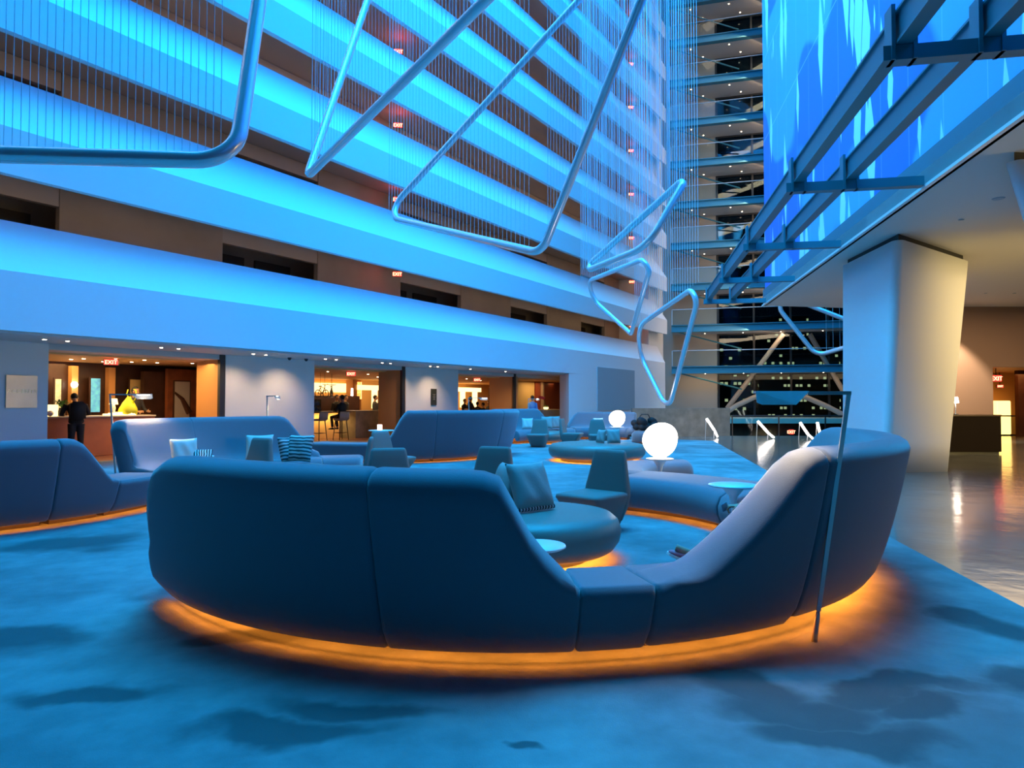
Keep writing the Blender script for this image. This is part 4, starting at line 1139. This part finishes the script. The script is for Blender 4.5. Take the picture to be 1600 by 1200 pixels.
# ------------------------------------------------------------------ people
def person(name, label, loc, rz, J, cloth, vox=.014, hair='hair', sc=1, group=None, fingers=False, seated_hide=None):
    """J: joint dict in local metres; body is voxel fused into one surface; clothing and hair are separate skins"""
    t = thing(name, label, 'person', loc, rz, group); t.scale = (sc, sc, sc)
    V = {k: Vector(v) for k, v in J.items() if hasattr(v, '__len__')}
    def limb(b, ks, rs, grow=0):
        tube(b, [V[k] if isinstance(k, str) else k for k in ks], [r + grow for r in rs], 12)
    def torso(b, g=0):
        hip, ch, nk = V['pelvis'], V['chest'], V['neck']
        rings = []
        side = (V['sh_r'] - V['sh_l']).normalized(); 
        for f, a, d in ((-.18, .12, .09), (0, .165, .115), (.25, .155, .105), (.5, .145, .10), (.75, .17, .115), (1.0, .19, .11), (1.25, .16, .09), (1.42, .075, .06)):
            c = hip.lerp(ch, f) if f <= 1 else ch.lerp(nk, (f - 1) / .42)
            ax = (ch - hip).normalized(); fw = ax.cross(side).normalized()
            rings.append([c + side * math.cos(2 * PI * i / 18) * (a + g) + fw * math.sin(2 * PI * i / 18) * (d + g) for i in range(18)])
        loft(b, rings)
    def fuse(o, v):
        m_ = o.modifiers.new('fuse', 'REMESH'); m_.mode = 'VOXEL'; m_.voxel_size = v; m_.use_smooth_shade = True
        s_ = o.modifiers.new('soft', 'SMOOTH'); s_.factor = .5; s_.iterations = 3
    b = bmesh.new(); torso(b, -.012)
    limb(b, ['chest', 'neck', 'head'], [.07, .055, .05])
    H = V['head']; hd = (H - V['neck']).normalized()
    fwd = V.get('look', Vector((0, -1, 0))).normalized(); sd = hd.cross(fwd).normalized(); fwd = sd.cross(hd).normalized()
    R3 = Matrix((sd, -fwd, hd)).transposed()
    hc = H + hd * .07
    ellip(b, hc + hd * .02, (.076, .095, .105), R3, 20); ellip(b, hc - hd * .045 + fwd * .02, (.055, .065, .06), R3, 16)
    ellip(b, hc + fwd * .10 - hd * .02, (.013, .02, .022), R3, 10)      # nose
    for s in (-1, 1):
        ellip(b, hc + sd * .078 * s - hd * .01, (.012, .02, .03), R3, 8)  # ears
        ellip(b, hc + sd * .03 * s + fwd * .082 + hd * .022, (.022, .012, .008), R3, 8)   # brow
    ellip(b, hc + fwd * .082 - hd * .062, (.026, .012, .009), R3, 8)     # mouth
    for s in ('r', 'l'):
        limb(b, ['sh_' + s, 'el_' + s, 'wr_' + s], [.048, .038, .026])
        limb(b, ['hip_' + s, 'kn_' + s, 'an_' + s], [.078, .052, .036])
        limb(b, ['an_' + s, 'toe_' + s], [.038, .03])
        w_, hnd = V['wr_' + s], V['ha_' + s]; d = (hnd - w_).normalized(); q = V.get('palm_' + s, Vector((0, 0, 1))); sd2 = d.cross(q).normalized(); q = sd2.cross(d)
        # palm, four fingers of unequal length, thumb from the side
        pc = w_ + d * .045
        rings = [[w_ + d * f * .09 + sd2 * math.cos(2 * PI * i / 12) * a + q * math.sin(2 * PI * i / 12) * .014 for i in range(12)] for f, a in ((-.1, .024), (.3, .036), (.8, .041), (1.05, .036))]
        loft(b, rings)
        for i, ln in enumerate((.066, .076, .070, .054)):
            o0 = w_ + d * .085 + sd2 * (-.030 + .020 * i); cur = V.get('curl_' + s, Vector((.35, 0, 0))).x
            d1 = (d * math.cos(cur) - q * math.sin(cur)); d2 = (d * math.cos(cur * 2.4) - q * math.sin(cur * 2.4))
            tube(b, [o0, o0 + d1 * ln * .45, o0 + d1 * ln * .45 + d2 * ln * .55], [.0095, .009, .0075], 8)
        o0 = w_ + d * .025 - sd2 * .030
        tube(b, [o0, o0 + (d * .5 - sd2 * .7 - q * .3).normalized() * .035, o0 + (d * .8 - sd2 * .7 - q * .5).normalized() * .066], [.012, .011, .008], 8)
    o = link('body', b, MT['skin'], t, True); fuse(o, vox)
    # hair
    b = bmesh.new(); ellip(b, hc + hd * .032 - fwd * .014, (.084, .100, .104), R3, 20)
    for v in list(b.verts):
        rel = v.co - hc
        if rel.dot(fwd) > .03 and rel.dot(hd) < .06: v.co -= fwd * .05
    link('hair', b, MT[hair], t, True)
    top, leg, shoe = cloth
    b = bmesh.new(); torso(b, .012)
    for s in ('r', 'l'): limb(b, ['sh_' + s, 'el_' + s, V['el_' + s].lerp(V['wr_' + s], .92)], [.062, .052, .04])
    limb(b, ['chest', V['chest'].lerp(V['neck'], .8)], [.10, .06])
    o = link('jacket', b, MT[top], t, True); fuse(o, max(vox, .012))
    b = bmesh.new()
    for s in ('r', 'l'): limb(b, ['hip_' + s, 'kn_' + s, V['kn_' + s].lerp(V['an_' + s], .93)], [.10, .072, .055])
    limb(b, ['hip_r', 'pelvis', 'hip_l'], [.105, .115, .105])
    o = link('trousers', b, MT[leg], t, True); fuse(o, max(vox, .012))
    for s in ('r', 'l'):
        a, c = V['an_' + s], V['toe_' + s]; d = (c - a); d.z = 0 if 'foot_free' not in J else d.z; d.normalize(); up = Vector((0, 0, 1)); up = (up - d * up.dot(d)).normalized(); sd3 = d.cross(up)
        b = bmesh.new(); heel = a - up * .045 - d * .05
        sec = []
        for f, wdt, hh in ((0, .028, .07), (.15, .036, .085), (.4, .038, .075), (.7, .045, .05), (.92, .038, .035), (1.0, .02, .022)):
            p0 = heel + d * .27 * f
            sec.append([p0 + sd3 * math.cos(2 * PI * i / 12) * wdt + up * (hh / 2 - .035 + math.sin(2 * PI * i / 12) * hh / 2 + .01) for i in range(12)])
        loft(b, sec); sh = link('shoe', b, MT[shoe], t, True)
        if fingers:
            b = bmesh.new()
            for f in (.36, .46, .56, .66, .76):
                p0 = heel + d * .27 * f + up * (.058 - .05 * (f - .3)); tube(b, [p0 - sd3 * .030, p0 + up * .010, p0 + sd3 * .030], .008, 6)
            link('laces', b, MT['pinklace'], sh)
            b = bmesh.new(); sc2 = []
            for f, wdt in ((-.02, .02), (.1, .040), (.7, .049), (.95, .040), (1.03, .02)):
                p0 = heel + d * .27 * f - up * .028; sc2.append([p0 + sd3 * wdt + up * .011, p0 - sd3 * wdt + up * .011, p0 - sd3 * wdt - up * .010, p0 + sd3 * wdt - up * .010])
            loft(b, sc2); link('sole', b, MT['white_cloth'], sh)
            b = bmesh.new(); tube(b, [V['kn_' + s].lerp(V['an_' + s], .88), a], .043, 12); link('sock', b, MT['white_cloth'], t, True)
    return t
STAND = dict(pelvis=(0, 0, .95), chest=(0, 0, 1.32), neck=(0, .01, 1.47), head=(0, -.005, 1.56), sh_r=(-.19, 0, 1.40), sh_l=(.19, 0, 1.40),
             el_r=(-.24, .02, 1.12), el_l=(.24, .02, 1.12), wr_r=(-.24, -.08, .88), wr_l=(.24, -.08, .88), ha_r=(-.24, -.11, .80), ha_l=(.24, -.11, .80),
             hip_r=(-.09, 0, .90), hip_l=(.09, 0, .90), kn_r=(-.10, -.01, .49), kn_l=(.10, -.01, .49), an_r=(-.10, .02, .09), an_l=(.10, .02, .09), toe_r=(-.11, -.14, .04), toe_l=(.11, -.14, .04),
             palm_r=(1, 0, 0), palm_l=(-1, 0, 0))
def pose(**k): d = dict(STAND); d.update(k); return d
def sit(seat=.48, lean=0, **k):
    s = seat
    d = dict(pelvis=(0, 0, s + .09), chest=(0, lean, s + .46), neck=(0, lean * 1.1, s + .61), head=(0, lean * 1.1 - .02, s + .70), sh_r=(-.19, lean, s + .54), sh_l=(.19, lean, s + .54),
             el_r=(-.24, lean - .12, s + .28), el_l=(.24, lean - .12, s + .28), wr_r=(-.14, lean - .34, s + .26), wr_l=(.14, lean - .34, s + .26), ha_r=(-.10, lean - .42, s + .26), ha_l=(.10, lean - .42, s + .26),
             hip_r=(-.10, -.02, s + .08), hip_l=(.10, -.02, s + .08), kn_r=(-.12, -.42, s + .04), kn_l=(.12, -.42, s + .04), an_r=(-.12, -.36, max(.09, s - .36)), an_l=(.12, -.36, max(.09, s - .36)),
             toe_r=(-.12, -.50, max(.04, s - .41)), toe_l=(.12, -.50, max(.04, s - .41)))
    d.update(k); return d
# customer in black at the reception counter, seen from behind, bent slightly, backpack over the shoulder
def Lw(px, v): q = L(Lu(px, v), v, 0); return q
wr = wall_rz
pA = Lw(120, 3.05)
pn = person('person', 'person in black with a backpack leaning at the reception counter, seen from behind', (pA.x, pA.y, 0), wr + PI * .92,
            pose(chest=(0, -.10, 1.30), neck=(0, -.17, 1.43), head=(0, -.24, 1.50), sh_r=(-.20, -.10, 1.38), sh_l=(.20, -.10, 1.38), el_r=(-.30, -.12, 1.14), el_l=(.30, -.12, 1.14), wr_r=(-.22, -.36, 1.12), wr_l=(.22, -.36, 1.12),
                 ha_r=(-.18, -.44, 1.12), ha_l=(.18, -.44, 1.12)), ('black_cloth', 'black_cloth', 'black_cloth'))
b = bmesh.new(); box(b, -.17, .17, -.02, .17, -.24, .24, bev=.05)
bp = link('backpack', b, MT['black_cloth'], None, True); bp.location = Vector((pA.x, pA.y, 1.22)) + Vector((math.sin(-(wr + PI * .92)), math.cos(wr + PI * .92), 0)) * .09
bp.rotation_euler = (0, 0, wr + PI * .92)
tag(bp, 'black backpack on the back of the person at the reception counter', 'bag')
# receptionist behind the counter
pB = Lw(211, 4.75)
person('person', 'receptionist in a dark suit standing behind the counter, face towards the viewer', (pB.x, pB.y, 0), wr + .35,
       pose(el_r=(-.25, -.08, 1.14), el_l=(.25, -.08, 1.14), wr_r=(-.16, -.26, 1.08), wr_l=(.16, -.26, 1.08), ha_r=(-.12, -.34, 1.08), ha_l=(.12, -.34, 1.08)), ('dark_cloth', 'dark_cloth', 'black_cloth'), sc=1.08)
# counter
t = thing('reception_counter', 'long orange-brown reception counter inside the left opening', 'counter', L(0, 4.1, 0), wr)
cu0, cu1 = -5.5, 5.2
b = bmesh.new(); box(b, cu0, cu1, -.3, .3, 0, 1.04, bev=.01); link('counter_front', b, MT['counter'], t)
b = bmesh.new(); box(b, cu0, cu1, -.36, .34, 1.04, 1.08, bev=.008); link('countertop', b, MT['stone'], t)
# back wall niches, art
for (pa, pb) in ((108, 118), (166, 176)):
    b = bmesh.new(); fbox(b, L, Lu(pa, 6.1), Lu(pb, 6.1), 5.95, 6.18, 0, 2.5)
    o = link('shelf_niche', b, MT['orangewall']); tag(o, 'narrow orange-lit upright panel in the dark wood wall, %s of the blue art panel' % ('left' if pa < 120 else 'right'), 'wall panel')
def artp(pa, pb, v, z0, z1, m, lab, fm='darkwood'):
    u0, u1 = Lu(pa, v), Lu(pb, v)
    t = thing('framed_picture', lab, 'picture', L((u0 + u1) / 2, v, 0), wr); h = (u1 - u0) / 2
    b = bmesh.new(); box(b, -h, h, -.02, .02, z0, z1); link('print', b, MT[m], t)
    b = bmesh.new(); box(b, -h - .04, h + .04, .0, .04, z0 - .04, z1 + .04); link('frame', b, MT[fm], t)
    return t
artp(142, 156, 5.9, 1.15, 2.15, 'art_blue', 'tall blue art panel lit behind the reception counter')
artp(86, 95, 5.9, 1.2, 2.1, 'art_cream', 'tall cream and green art panel at the left end of the reception')
artp(203, 222, 6.0, 1.2, 2.15, 'curtain', 'tan framed panel behind the receptionist')
artp(273, 296, 5.2, .9, 2.1, 'corridor_pale', 'pale picture with a dark sweeping branch on the wood wall right of the lamp')
b = bmesh.new(); q0 = L(Lu(273, 5.14), 5.14, 1.75); q1 = L(Lu(296, 5.14), 5.14, 1.1); tube(b, [q0, q0.lerp(q1, .5) + Vector((0, 0, .12)), q1], [.03, .06, .10], 8)
tag(link('wall_branch_relief', b, MT['darkwood']), 'dark curved branch shape across the pale picture', 'wall decoration')
b = bmesh.new(); fbox(b, L, Lu(222, 5.6), Lu(262, 5.6), 5.5, 5.7, 0, 2.4); struct(link('wall_partition', b, MT['darkwood']))
b = bmesh.new(); fbox(b, L, Lu(262, 5.25), 8.6, 5.24, 5.4, 0, 2.5); struct(link('wall_partition', b, MT['wood']))
# objects on the counter: display figure, vases, boxes, yellow wrapped bouquet
def onc(px, v=4.05): q = L(Lu(px, v), v, 1.08); return q
q = onc(201, 3.95); t = thing('yellow_bouquet', 'bright yellow wrapped bunch with looping handles on the reception counter', 'bouquet', q)
b = bmesh.new(); lathe(b, [(.20, 0), (.24, .12), (.23, .2), (.15, .34), (.06, .46), (.04, .52)], 20)
for v in b.verts: v.co.x += .02 * math.sin(v.co.z * 14 + v.co.y * 20)
link('wrapping', b, MT['yellow'], t, True)
for s in (-1, 1):
    b = bmesh.new(); tube(b, [(0, 0, .48), (s * .05, 0, .60), (s * .02, 0, .72)] if s < 0 else [(.12, 0, .35), (.22, 0, .5), (.20, 0, .7), (.14, 0, .72)], .016, 8); link('handle', b, MT['yellow'], t, True)
b = bmesh.new(); lathe(b, [(.21, 0), (.21, .13), (.2, .13)], 20); link('band', b, MT['ivory'], t)
q = onc(97, 3.95); t = thing('potted_plant', 'small green plant in a dark vase on the counter, left of the person in black', 'plant', q)
b = bmesh.new(); lathe(b, [(.06, 0), (.08, .1), (.06, .22)], 16); link('pot', b, MT['dark'], t, True)
b = bmesh.new()
for i in range(26):
    a = random.random() * 2 * PI; l = .10 + random.random() * .16; h0 = .2 + random.random() * .12
    p0 = Vector((0, 0, .2)); p1 = Vector((math.cos(a) * l * .6, math.sin(a) * l * .6, h0 + .12)); p2 = Vector((math.cos(a) * l, math.sin(a) * l, h0 + .02))
    s = Vector((-math.sin(a), math.cos(a), 0)) * .025
    v = [b.verts.new(x_) for x_ in (p0, p1 - s, p2, p1 + s)]; b.faces.new(v)
link('leaves', b, MT['green'], t)
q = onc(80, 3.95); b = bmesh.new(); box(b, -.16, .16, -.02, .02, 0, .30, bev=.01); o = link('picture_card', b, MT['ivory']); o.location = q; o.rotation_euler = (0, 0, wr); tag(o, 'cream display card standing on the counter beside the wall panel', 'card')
q = onc(79, 3.8); b = bmesh.new(); ellip(b, (0, 0, .075), (.075, .075, .075)); o = link('round_vase', b, MT['white'], None, True); o.location = q; tag(o, 'small round white vase at the left end of the counter', 'vase')
q = onc(178, 3.95); t = thing('table_lamp', 'small white figure lamp on the counter left of the yellow bunch', 'lamp', q)
b = bmesh.new(); lathe(b, [(.09, 0), (.09, .02), (.03, .06), (.05, .2), (.03, .3)], 16); link('stand', b, MT['white'], t, True)
b = bmesh.new(); lathe(b, [(.11, .3), (.08, .46), (.075, .46), (.10, .3)], 20); link('lamp_shade', b, MT['ivory'], t, True)
for i, px in enumerate((168, 176, 186)):
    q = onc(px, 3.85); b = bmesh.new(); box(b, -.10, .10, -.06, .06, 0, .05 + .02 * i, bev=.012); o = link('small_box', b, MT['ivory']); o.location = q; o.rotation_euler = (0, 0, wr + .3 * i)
    tag(o, 'pale little box left of the yellow bunch, %s of three from the left' % NTH[i], 'box', 'pale boxes on the reception counter')
q = L(Lu(115, 5.9), 5.86, 1.95); b = bmesh.new(); ellip(b, (0, 0, 0), (.09, .09, .09)); o = link('wall_globe_light', b, MT['lampglow'], None, True); o.location = q; tag(o, 'small round bright lamp above the head of the person in black', 'lamp')
b = bmesh.new(); tube(b, [(0, 0, 0), L(0, .1, 0) - L(0, 0, 0)], .02, 8); k_ = link('bracket', b, MT['brass'], o); k_.location = (0, 0, 0)

# ------------------------------------------------------------------ bar inside the second opening
t = thing('bar_counter', 'bar counter with a glowing amber front behind the two stools', 'bar', L(0, 0, 0), 0)
t.location = (0, 0, 0)
ub0, ub1 = Lu(494, 5.2), Lu(556, 4.4) - .07
b = bmesh.new(); fbox(b, L, ub0 - 2, ub1, 5.2, 5.8, 0, 1.02); link('glowing_front', b, MT['amber'], t)
b = bmesh.new(); fbox(b, L, ub0 - 2, ub1 + .05, 4.95, 5.9, 1.02, 1.08); link('bar_top', b, MT['darkwood'], t)
b = bmesh.new(); fbox(b, L, Lu(556, 4.4), Lu(596, 4.4), 4.4, 5.3, 0, 1.10); o = link('service_block', b, MT['marble'])
tag(o, 'grey solid service block at the right of the bar counter', 'counter')
area('bar_front_glow', L((ub0 + ub1) / 2 - .5, 4.98, .98), L((ub0 + ub1) / 2 - .5, 5.2, 0), 3.2, .08, 30, (1, .66, .22))
# back bar screens and lit bands
b = bmesh.new(); fbox(b, L, Lu(490, 7.4), Lu(562, 7.4), 7.4, 7.6, .9, 1.72); tag(link('back_bar_cabinet', b, MT['darkwood']), 'dark cabinet wall behind the bar heads', 'cabinet')
for (pa, pb, z0, z1, v, lab) in ((480, 544, 1.95, 2.42, 11.3, 'glowing cream band high on the back wall behind the hanging frames'), (560, 640, 2.08, 2.34, 10.4, 'bright horizontal lit band right of the pillar in the bar'),
                                 (716, 752, 2.10, 2.36, 10.2, 'bright lit band inside the opening right of the bronze plaque'), (583, 590, 1.1, 2.1, 10.5, 'upright lit strip below the horizontal band in the bar'),
                                 (558, 565, 1.6, 2.5, 10.5, 'upright lit strip left of the horizontal band in the bar'), (721, 727, 1.1, 2.1, 10.5, 'left upright lit strip in the restaurant opening'), (740, 746, 1.1, 2.1, 10.5, 'right upright lit strip in the restaurant opening')):
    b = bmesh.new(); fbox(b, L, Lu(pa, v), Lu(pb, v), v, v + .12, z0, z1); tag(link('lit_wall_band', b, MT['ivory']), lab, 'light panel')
b = bmesh.new(); pc = L(Lu(550, 7.0), 7.0, 1.72); tube(b, [pc, pc + Vector((0, 0, .34))], [.05, .045], 12); tag(link('tall_candle_lamp', b, MT['tubeglow'], None, True), 'slim glowing candle-like light standing on the dark cabinet', 'lamp')
b = bmesh.new(); fbox(b, L, Lu(545, 10.8), Lu(558, 10.8), 10.5, 11, 0, 2.6); struct(link('wall_pillar', b, MT['orangewall']))
# hanging bicycle-like frames
for i, px in enumerate((503, 518)):
    v = 5.6; p = L(Lu(px, v), v, 1.9)
    t = thing('hanging_bicycle', ['dark bicycle hung from the bar ceiling, left one', 'dark bicycle hung from the bar ceiling, right one'][i], 'bicycle', p, wr + .7 * i, 'bicycles hung over the bar')
    for s in (-1, 1):
        b = bmesh.new(); n = 20; tube(b, [(s * .20 , .0, -.05 + .0) if False else (s * .20 + .15 * math.cos(2 * PI * k / n), 0, -.12 + .15 * math.sin(2 * PI * k / n)) for k in range(n)], .018, 6, closed=True); link('wheel', b, MT['black'], t, True)
    b = bmesh.new(); tube(b, [(-.2, 0, -.12), (-.08, 0, .12), (.14, 0, .12), (.2, 0, -.12)], .016, 6); tube(b, [(-.08, 0, .12), (0, 0, -.12), (.14, 0, .12)], .016, 6); tube(b, [(-.2, 0, -.12), (0, 0, -.12)], .014, 6); link('frame', b, MT['black'], t, True)
    b = bmesh.new(); tube(b, [(.14, 0, .12), (.17, 0, .24)], .012, 6); tube(b, [(.17, -.16, .26), (.17, 0, .24), (.17, .16, .26)], .013, 6); link('handlebar', b, MT['black'], t, True)
    b = bmesh.new(); box(b, -.14, -.02, -.04, .04, .15, .19, bev=.01); link('saddle', b, MT['black'], t)
    b = bmesh.new(); tube(b, [(-.08, 0, .12), (-.08, 0, .72)], .006, 5); tube(b, [(.14, 0, .12), (.14, 0, .72)], .006, 5); link('hanging_wire', b, MT['black'], t)
def stool():
    t = thing('bar_stool', 'x', 'stool', (0, 0, 0), 0, 'bar stools')
    b = bmesh.new(); loft(b, [rrect(0, 0, .20, .19, .74, .06), rrect(0, 0, .23, .22, .78, .08), rrect(0, 0, .21, .20, .82, .08)]); link('seat', b, MT['corridor'], t, True)
    b = bmesh.new(); loft(b, [rrect(0, -.20, .22, .03, .78, .025), rrect(0, -.22, .23, .03, .95, .025), rrect(0, -.235, .21, .025, 1.08, .02)]); link('backrest', b, MT['corridor'], t, True)
    for sx in (-1, 1):
        for sy in (-1, 1):
            b = bmesh.new(); tube(b, [(sx * .15, sy * .14, .75), (sx * .21, sy * .20, 0)], [.02, .014], 8); link('leg', b, MT['darkwood'], t, True)
    b = bmesh.new()
    for a_, c_ in (((-.19, -.18), (.19, -.18)), ((.19, -.18), (.19, .18)), ((.19, .18), (-.19, .18)), ((-.19, .18), (-.19, -.18))): tube(b, [(*a_, .28), (*c_, .28)], .010, 6)
    link('footrest', b, MT['darkwood'], t, True)
    return t
st0 = stool(); q = Lw(499, 4.3); st0.location = (q.x, q.y, 0); st0.rotation_euler = (0, 0, wr + .1); st0['label'] = 'bar stool partly hidden by the wide white panel'
q = Lw(533, 4.0); dup(st0, (q.x, q.y, 0), wr - .1, 'bar stool with a person sitting on it, right one of the two')
q = Lw(534, 4.05)
person('person', 'person in black sitting on the right bar stool with their back to the viewer', (q.x, q.y, 0), wr + PI, sit(.82, .05), ('black_cloth', 'black_cloth', 'black_cloth'), .016)
for px, v, lab, c_, k_ in ((526, 6.6, 'dark-haired head and shoulders behind the bar, left of the slim candle light', 'black_cloth', 0), (540, 6.8, 'person behind the bar right next to the candle light, head bent', 'black_cloth', .3),
                      (586, 6.2, 'bartender in a dark waistcoat looking down behind the grey block', 'dark_cloth', .9), (597, 7.6, 'guest at the right end of the bar beside the orange wall return', 'dark_cloth', -.6)):
    q = Lw(px, v); person('person', lab, (q.x, q.y, 0), wr + k_, pose(look=(0, -1, -.3)), (c_, 'black_cloth', 'black_cloth'), .018)
for i, (px, v, dz) in enumerate(((726, 6.2, 0), (735, 5.6, .12), (746, 6.6, -.15), (755, 6.0, -.2), (764, 8.0, -.1), (776, 6.4, 0))):
    q = Lw(px, v); person('person', ['seated guest at the left edge of the restaurant opening', 'tallest seated guest silhouette in the restaurant opening', 'seated guest just left of the lamp head', 'seated guest under the lamp head in the restaurant opening', 'seated guest right of the lamp head, facing left', 'guest at the right side of the restaurant opening by the shelves'][i],
                           (q.x, q.y, 0), wr + i * 1.1, sit(.72 + dz, .02), ('black_cloth', 'dark_cloth', 'black_cloth'), .02, group='guests in the restaurant opening')
    s_ = stool() if False else dup(st0, (q.x, q.y, 0), wr + i * 1.1 + PI, 'dark seat under guest %s in the restaurant opening' % ['at the left edge', 'tallest', 'left of the lamp head', 'under the lamp head', 'right of the lamp head', 'by the shelves'][i]); s_.scale = (1, 1, (.72 + dz) / .82)
# bottle case at the bar and shelves at the restaurant
b = bmesh.new(); fbox(b, L, Lu(484, 4.9), Lu(502, 4.9), 4.9, 5.3, 1.08, 1.55); tag(link('display_case', b, MT['darkglass']), 'glass case of sparkling bottles at the left end of the bar', 'display case')
for i in range(9):
    v = 5.1; p = L(Lu(491 + (i % 5) * 2.2, v) , v - .04 * (i // 5), 1.09 + .22 * (i // 5)); b = bmesh.new(); lathe(b, [(.035, 0), (.035, .12), (.012, .16), (.012, .2)], 10); o = link('bottle', b, MT['phone'], None, True); o.location = p
    tag(o, 'small bluish bottle in the bar glass case, %s row, %s from the left' % (('lower', 'upper')[i // 5], NTH[i % 5]), 'bottle', 'bottles in the bar display case')
u_ = Lu(772, 7.8)
t = thing('shelf_unit', 'open shelf with bottles at the right of the restaurant opening', 'shelf', L(u_, 7.8, 0), wr)
b = bmesh.new()
for z in (.9, 1.25, 1.6, 1.95): box(b, -.35, .45, -.15, .15, z, z + .03)
link('shelf', b, MT['darkwood'], t)
b = bmesh.new(); box(b, -.37, -.34, -.15, .15, 0, 2.3); box(b, .44, .47, -.15, .15, 0, 2.3); link('side_panel', b, MT['darkwood'], t)
for i in range(12):
    b = bmesh.new(); lathe(b, [(.035, 0), (.035, .16), (.012, .2), (.012, .25)], 10); o = link('bottle', b, MT['stone'], None, True); o.location = L(u_ - .22 + .16 * (i % 4), 7.75, .931 + .35 * (i // 4))
    tag(o, 'bottle on the %s open shelf in the restaurant opening, %s from the left' % (('lowest', 'middle', 'upper')[i // 4], NTH[i % 4]), 'bottle', 'bottles on the open shelf')

# alcove at the right end of the openings
b = bmesh.new(); fbox(b, L, Lu(806, 4.4) , Lu(835, 4.4), 4.4, 4.5, 0, 2.62); struct(link('wall_partition', b, MT['curtain']))
b = bmesh.new(); fbox(b, L, Lu(835, 4.4), 31.3, 4.32, 4.5, 0, 2.62); struct(link('wall_partition', b, MT['redwall']))
b = bmesh.new(); fbox(b, L, Lu(847, 4.2), Lu(849, 4.2), 4.15, 4.3, 0, 2.6); struct(link('trim_15', b, MT['brass']))
q = Lw(832, 1.5)
q = Lw(832, 1.0)
person('person', 'person in a light blue shirt standing by the mustard wall, seen from behind', (q.x, q.y, 0), wr + 2.7, pose(), ('blue_cloth', 'dark_cloth', 'black_cloth'), .016)
q0 = L(Lu(846, 2.6), 2.2, 0); q1 = L(22.6, 2.2, 0)
t = thing('console_table', 'small pale-topped console under the orchid at the end of the openings', 'table', L(25.7, 2.35, 0), wr)
b = bmesh.new(); box(b, -.98, .98, -.2, .25, 1.02, 1.06, bev=.008); link('tabletop', b, MT['stone'], t)
b = bmesh.new(); box(b, -.92, .92, -.16, .22, 0, 1.02); link('cabinet_body', b, MT['steel_light'], t)
pv = L(Lu(853, 2.2), 2.2, 1.06)
t = thing('potted_orchid', 'pink orchid in a small pale bowl on the console', 'plant', pv)
b = bmesh.new(); lathe(b, [(.08, 0), (.14, .05), (.13, .12), (.11, .11)], 20); link('bowl', b, MT['ivory'], t, True)
b = bmesh.new(); tube(b, [(0, 0, .08), (-.06, 0, .4), (-.16, 0, .62), (-.26, 0, .62)], .008, 6); link('stem', b, MT['green'], t, True)
b = bmesh.new()
for i in range(7):
    c_ = Vector((-.10 - .035 * i, random.uniform(-.03, .03), .60 + random.uniform(-.05, .06)))
    for k in range(5):
        a = 2 * PI * k / 5; ellip(b, c_ + Vector((math.cos(a) * .035, -.01, math.sin(a) * .035)), (.028, .008, .022), None, 8)
link('petals', b, MT['pink'], t, True)
b = bmesh.new()
for i in range(7):
    a = i * .9; p1 = Vector((math.cos(a) * .14, math.sin(a) * .1, .2)); s = Vector((-math.sin(a), math.cos(a), 0)) * .03
    b.faces.new([b.verts.new(x_) for x_ in (Vector((0, 0, .1)), p1 - s, Vector((math.cos(a) * .26, math.sin(a) * .18, .16)), p1 + s)])
link('leaves', b, MT['green'], t)

# person lounging on the inner side of the foreground sofa: shoe, knee and hand show past the slope
rec = dict(pelvis=(2.33, 5.55, .56), chest=(2.62, 5.38, .80), neck=(2.74, 5.32, .90), head=(2.80, 5.31, .955), look=(-1, .3, .1),
           sh_r=(2.70, 5.52, .84), sh_l=(2.56, 5.22, .84), el_r=(2.42, 5.66, .62), el_l=(2.25, 5.14, .62), wr_r=(1.93, 5.72, .575), wr_l=(2.0, 5.35, .60), ha_r=(1.85, 5.735, .565), ha_l=(1.92, 5.40, .60),
           hip_r=(2.28, 5.63, .55), hip_l=(2.24, 5.46, .55), kn_r=(1.90, 5.70, .47), kn_l=(1.86, 5.45, .50), an_r=(1.57, 5.78, .13), an_l=(1.72, 5.40, .12), toe_r=(1.41, 5.82, .20), toe_l=(1.60, 5.36, .05), foot_free=1,
           palm_r=(0, 0, 1), palm_l=(0, 0, 1), curl_r=(.8, 0, 0))
person('person', 'person slumped on the foreground sofa, only pink-laced shoe, dark knee and a hand showing', (0, 0, 0), 0, rec, ('white_cloth', 'black_cloth', 'sneaker'), .008, fingers=True)
b = bmesh.new(); hp = Vector((1.805, 5.73, .56)); box(b, -.03, .03, -.005, .005, -.04, .04, bev=.004)
o = link('mobile_phone', b, MT['phone']); o.location = hp; o.rotation_euler = (math.radians(15), math.radians(-25), math.radians(20)); tag(o, 'small grey-blue phone in the hand showing past the sofa slope', 'phone')
# dark bag and jacket on the far bench
q = at_z(1003, 690, .47); t = thing('dark_bag', 'black crumpled bag and jacket heaped on the far bench left of the big globe', 'bag', (4.55, 23.1, .475))
b = bmesh.new()
for i in range(9):
    ellip(b, (random.uniform(-.35, .35), random.uniform(-.1, .1), random.uniform(.1, .34)), (random.uniform(.12, .2), .14, random.uniform(.10, .18)), Matrix.Rotation(random.random(), 3, 'Y'), 12)
o = link('bag_body', b, MT['black_cloth'], t, True); m_ = o.modifiers.new('fuse', 'REMESH'); m_.mode = 'VOXEL'; m_.voxel_size = .02; m_.use_smooth_shade = True
b = bmesh.new(); tube(b, [(-.2, 0, .4), (-.1, 0, .55), (.12, 0, .55), (.2, 0, .4)], .018, 8); link('strap', b, MT['black'], t, True)
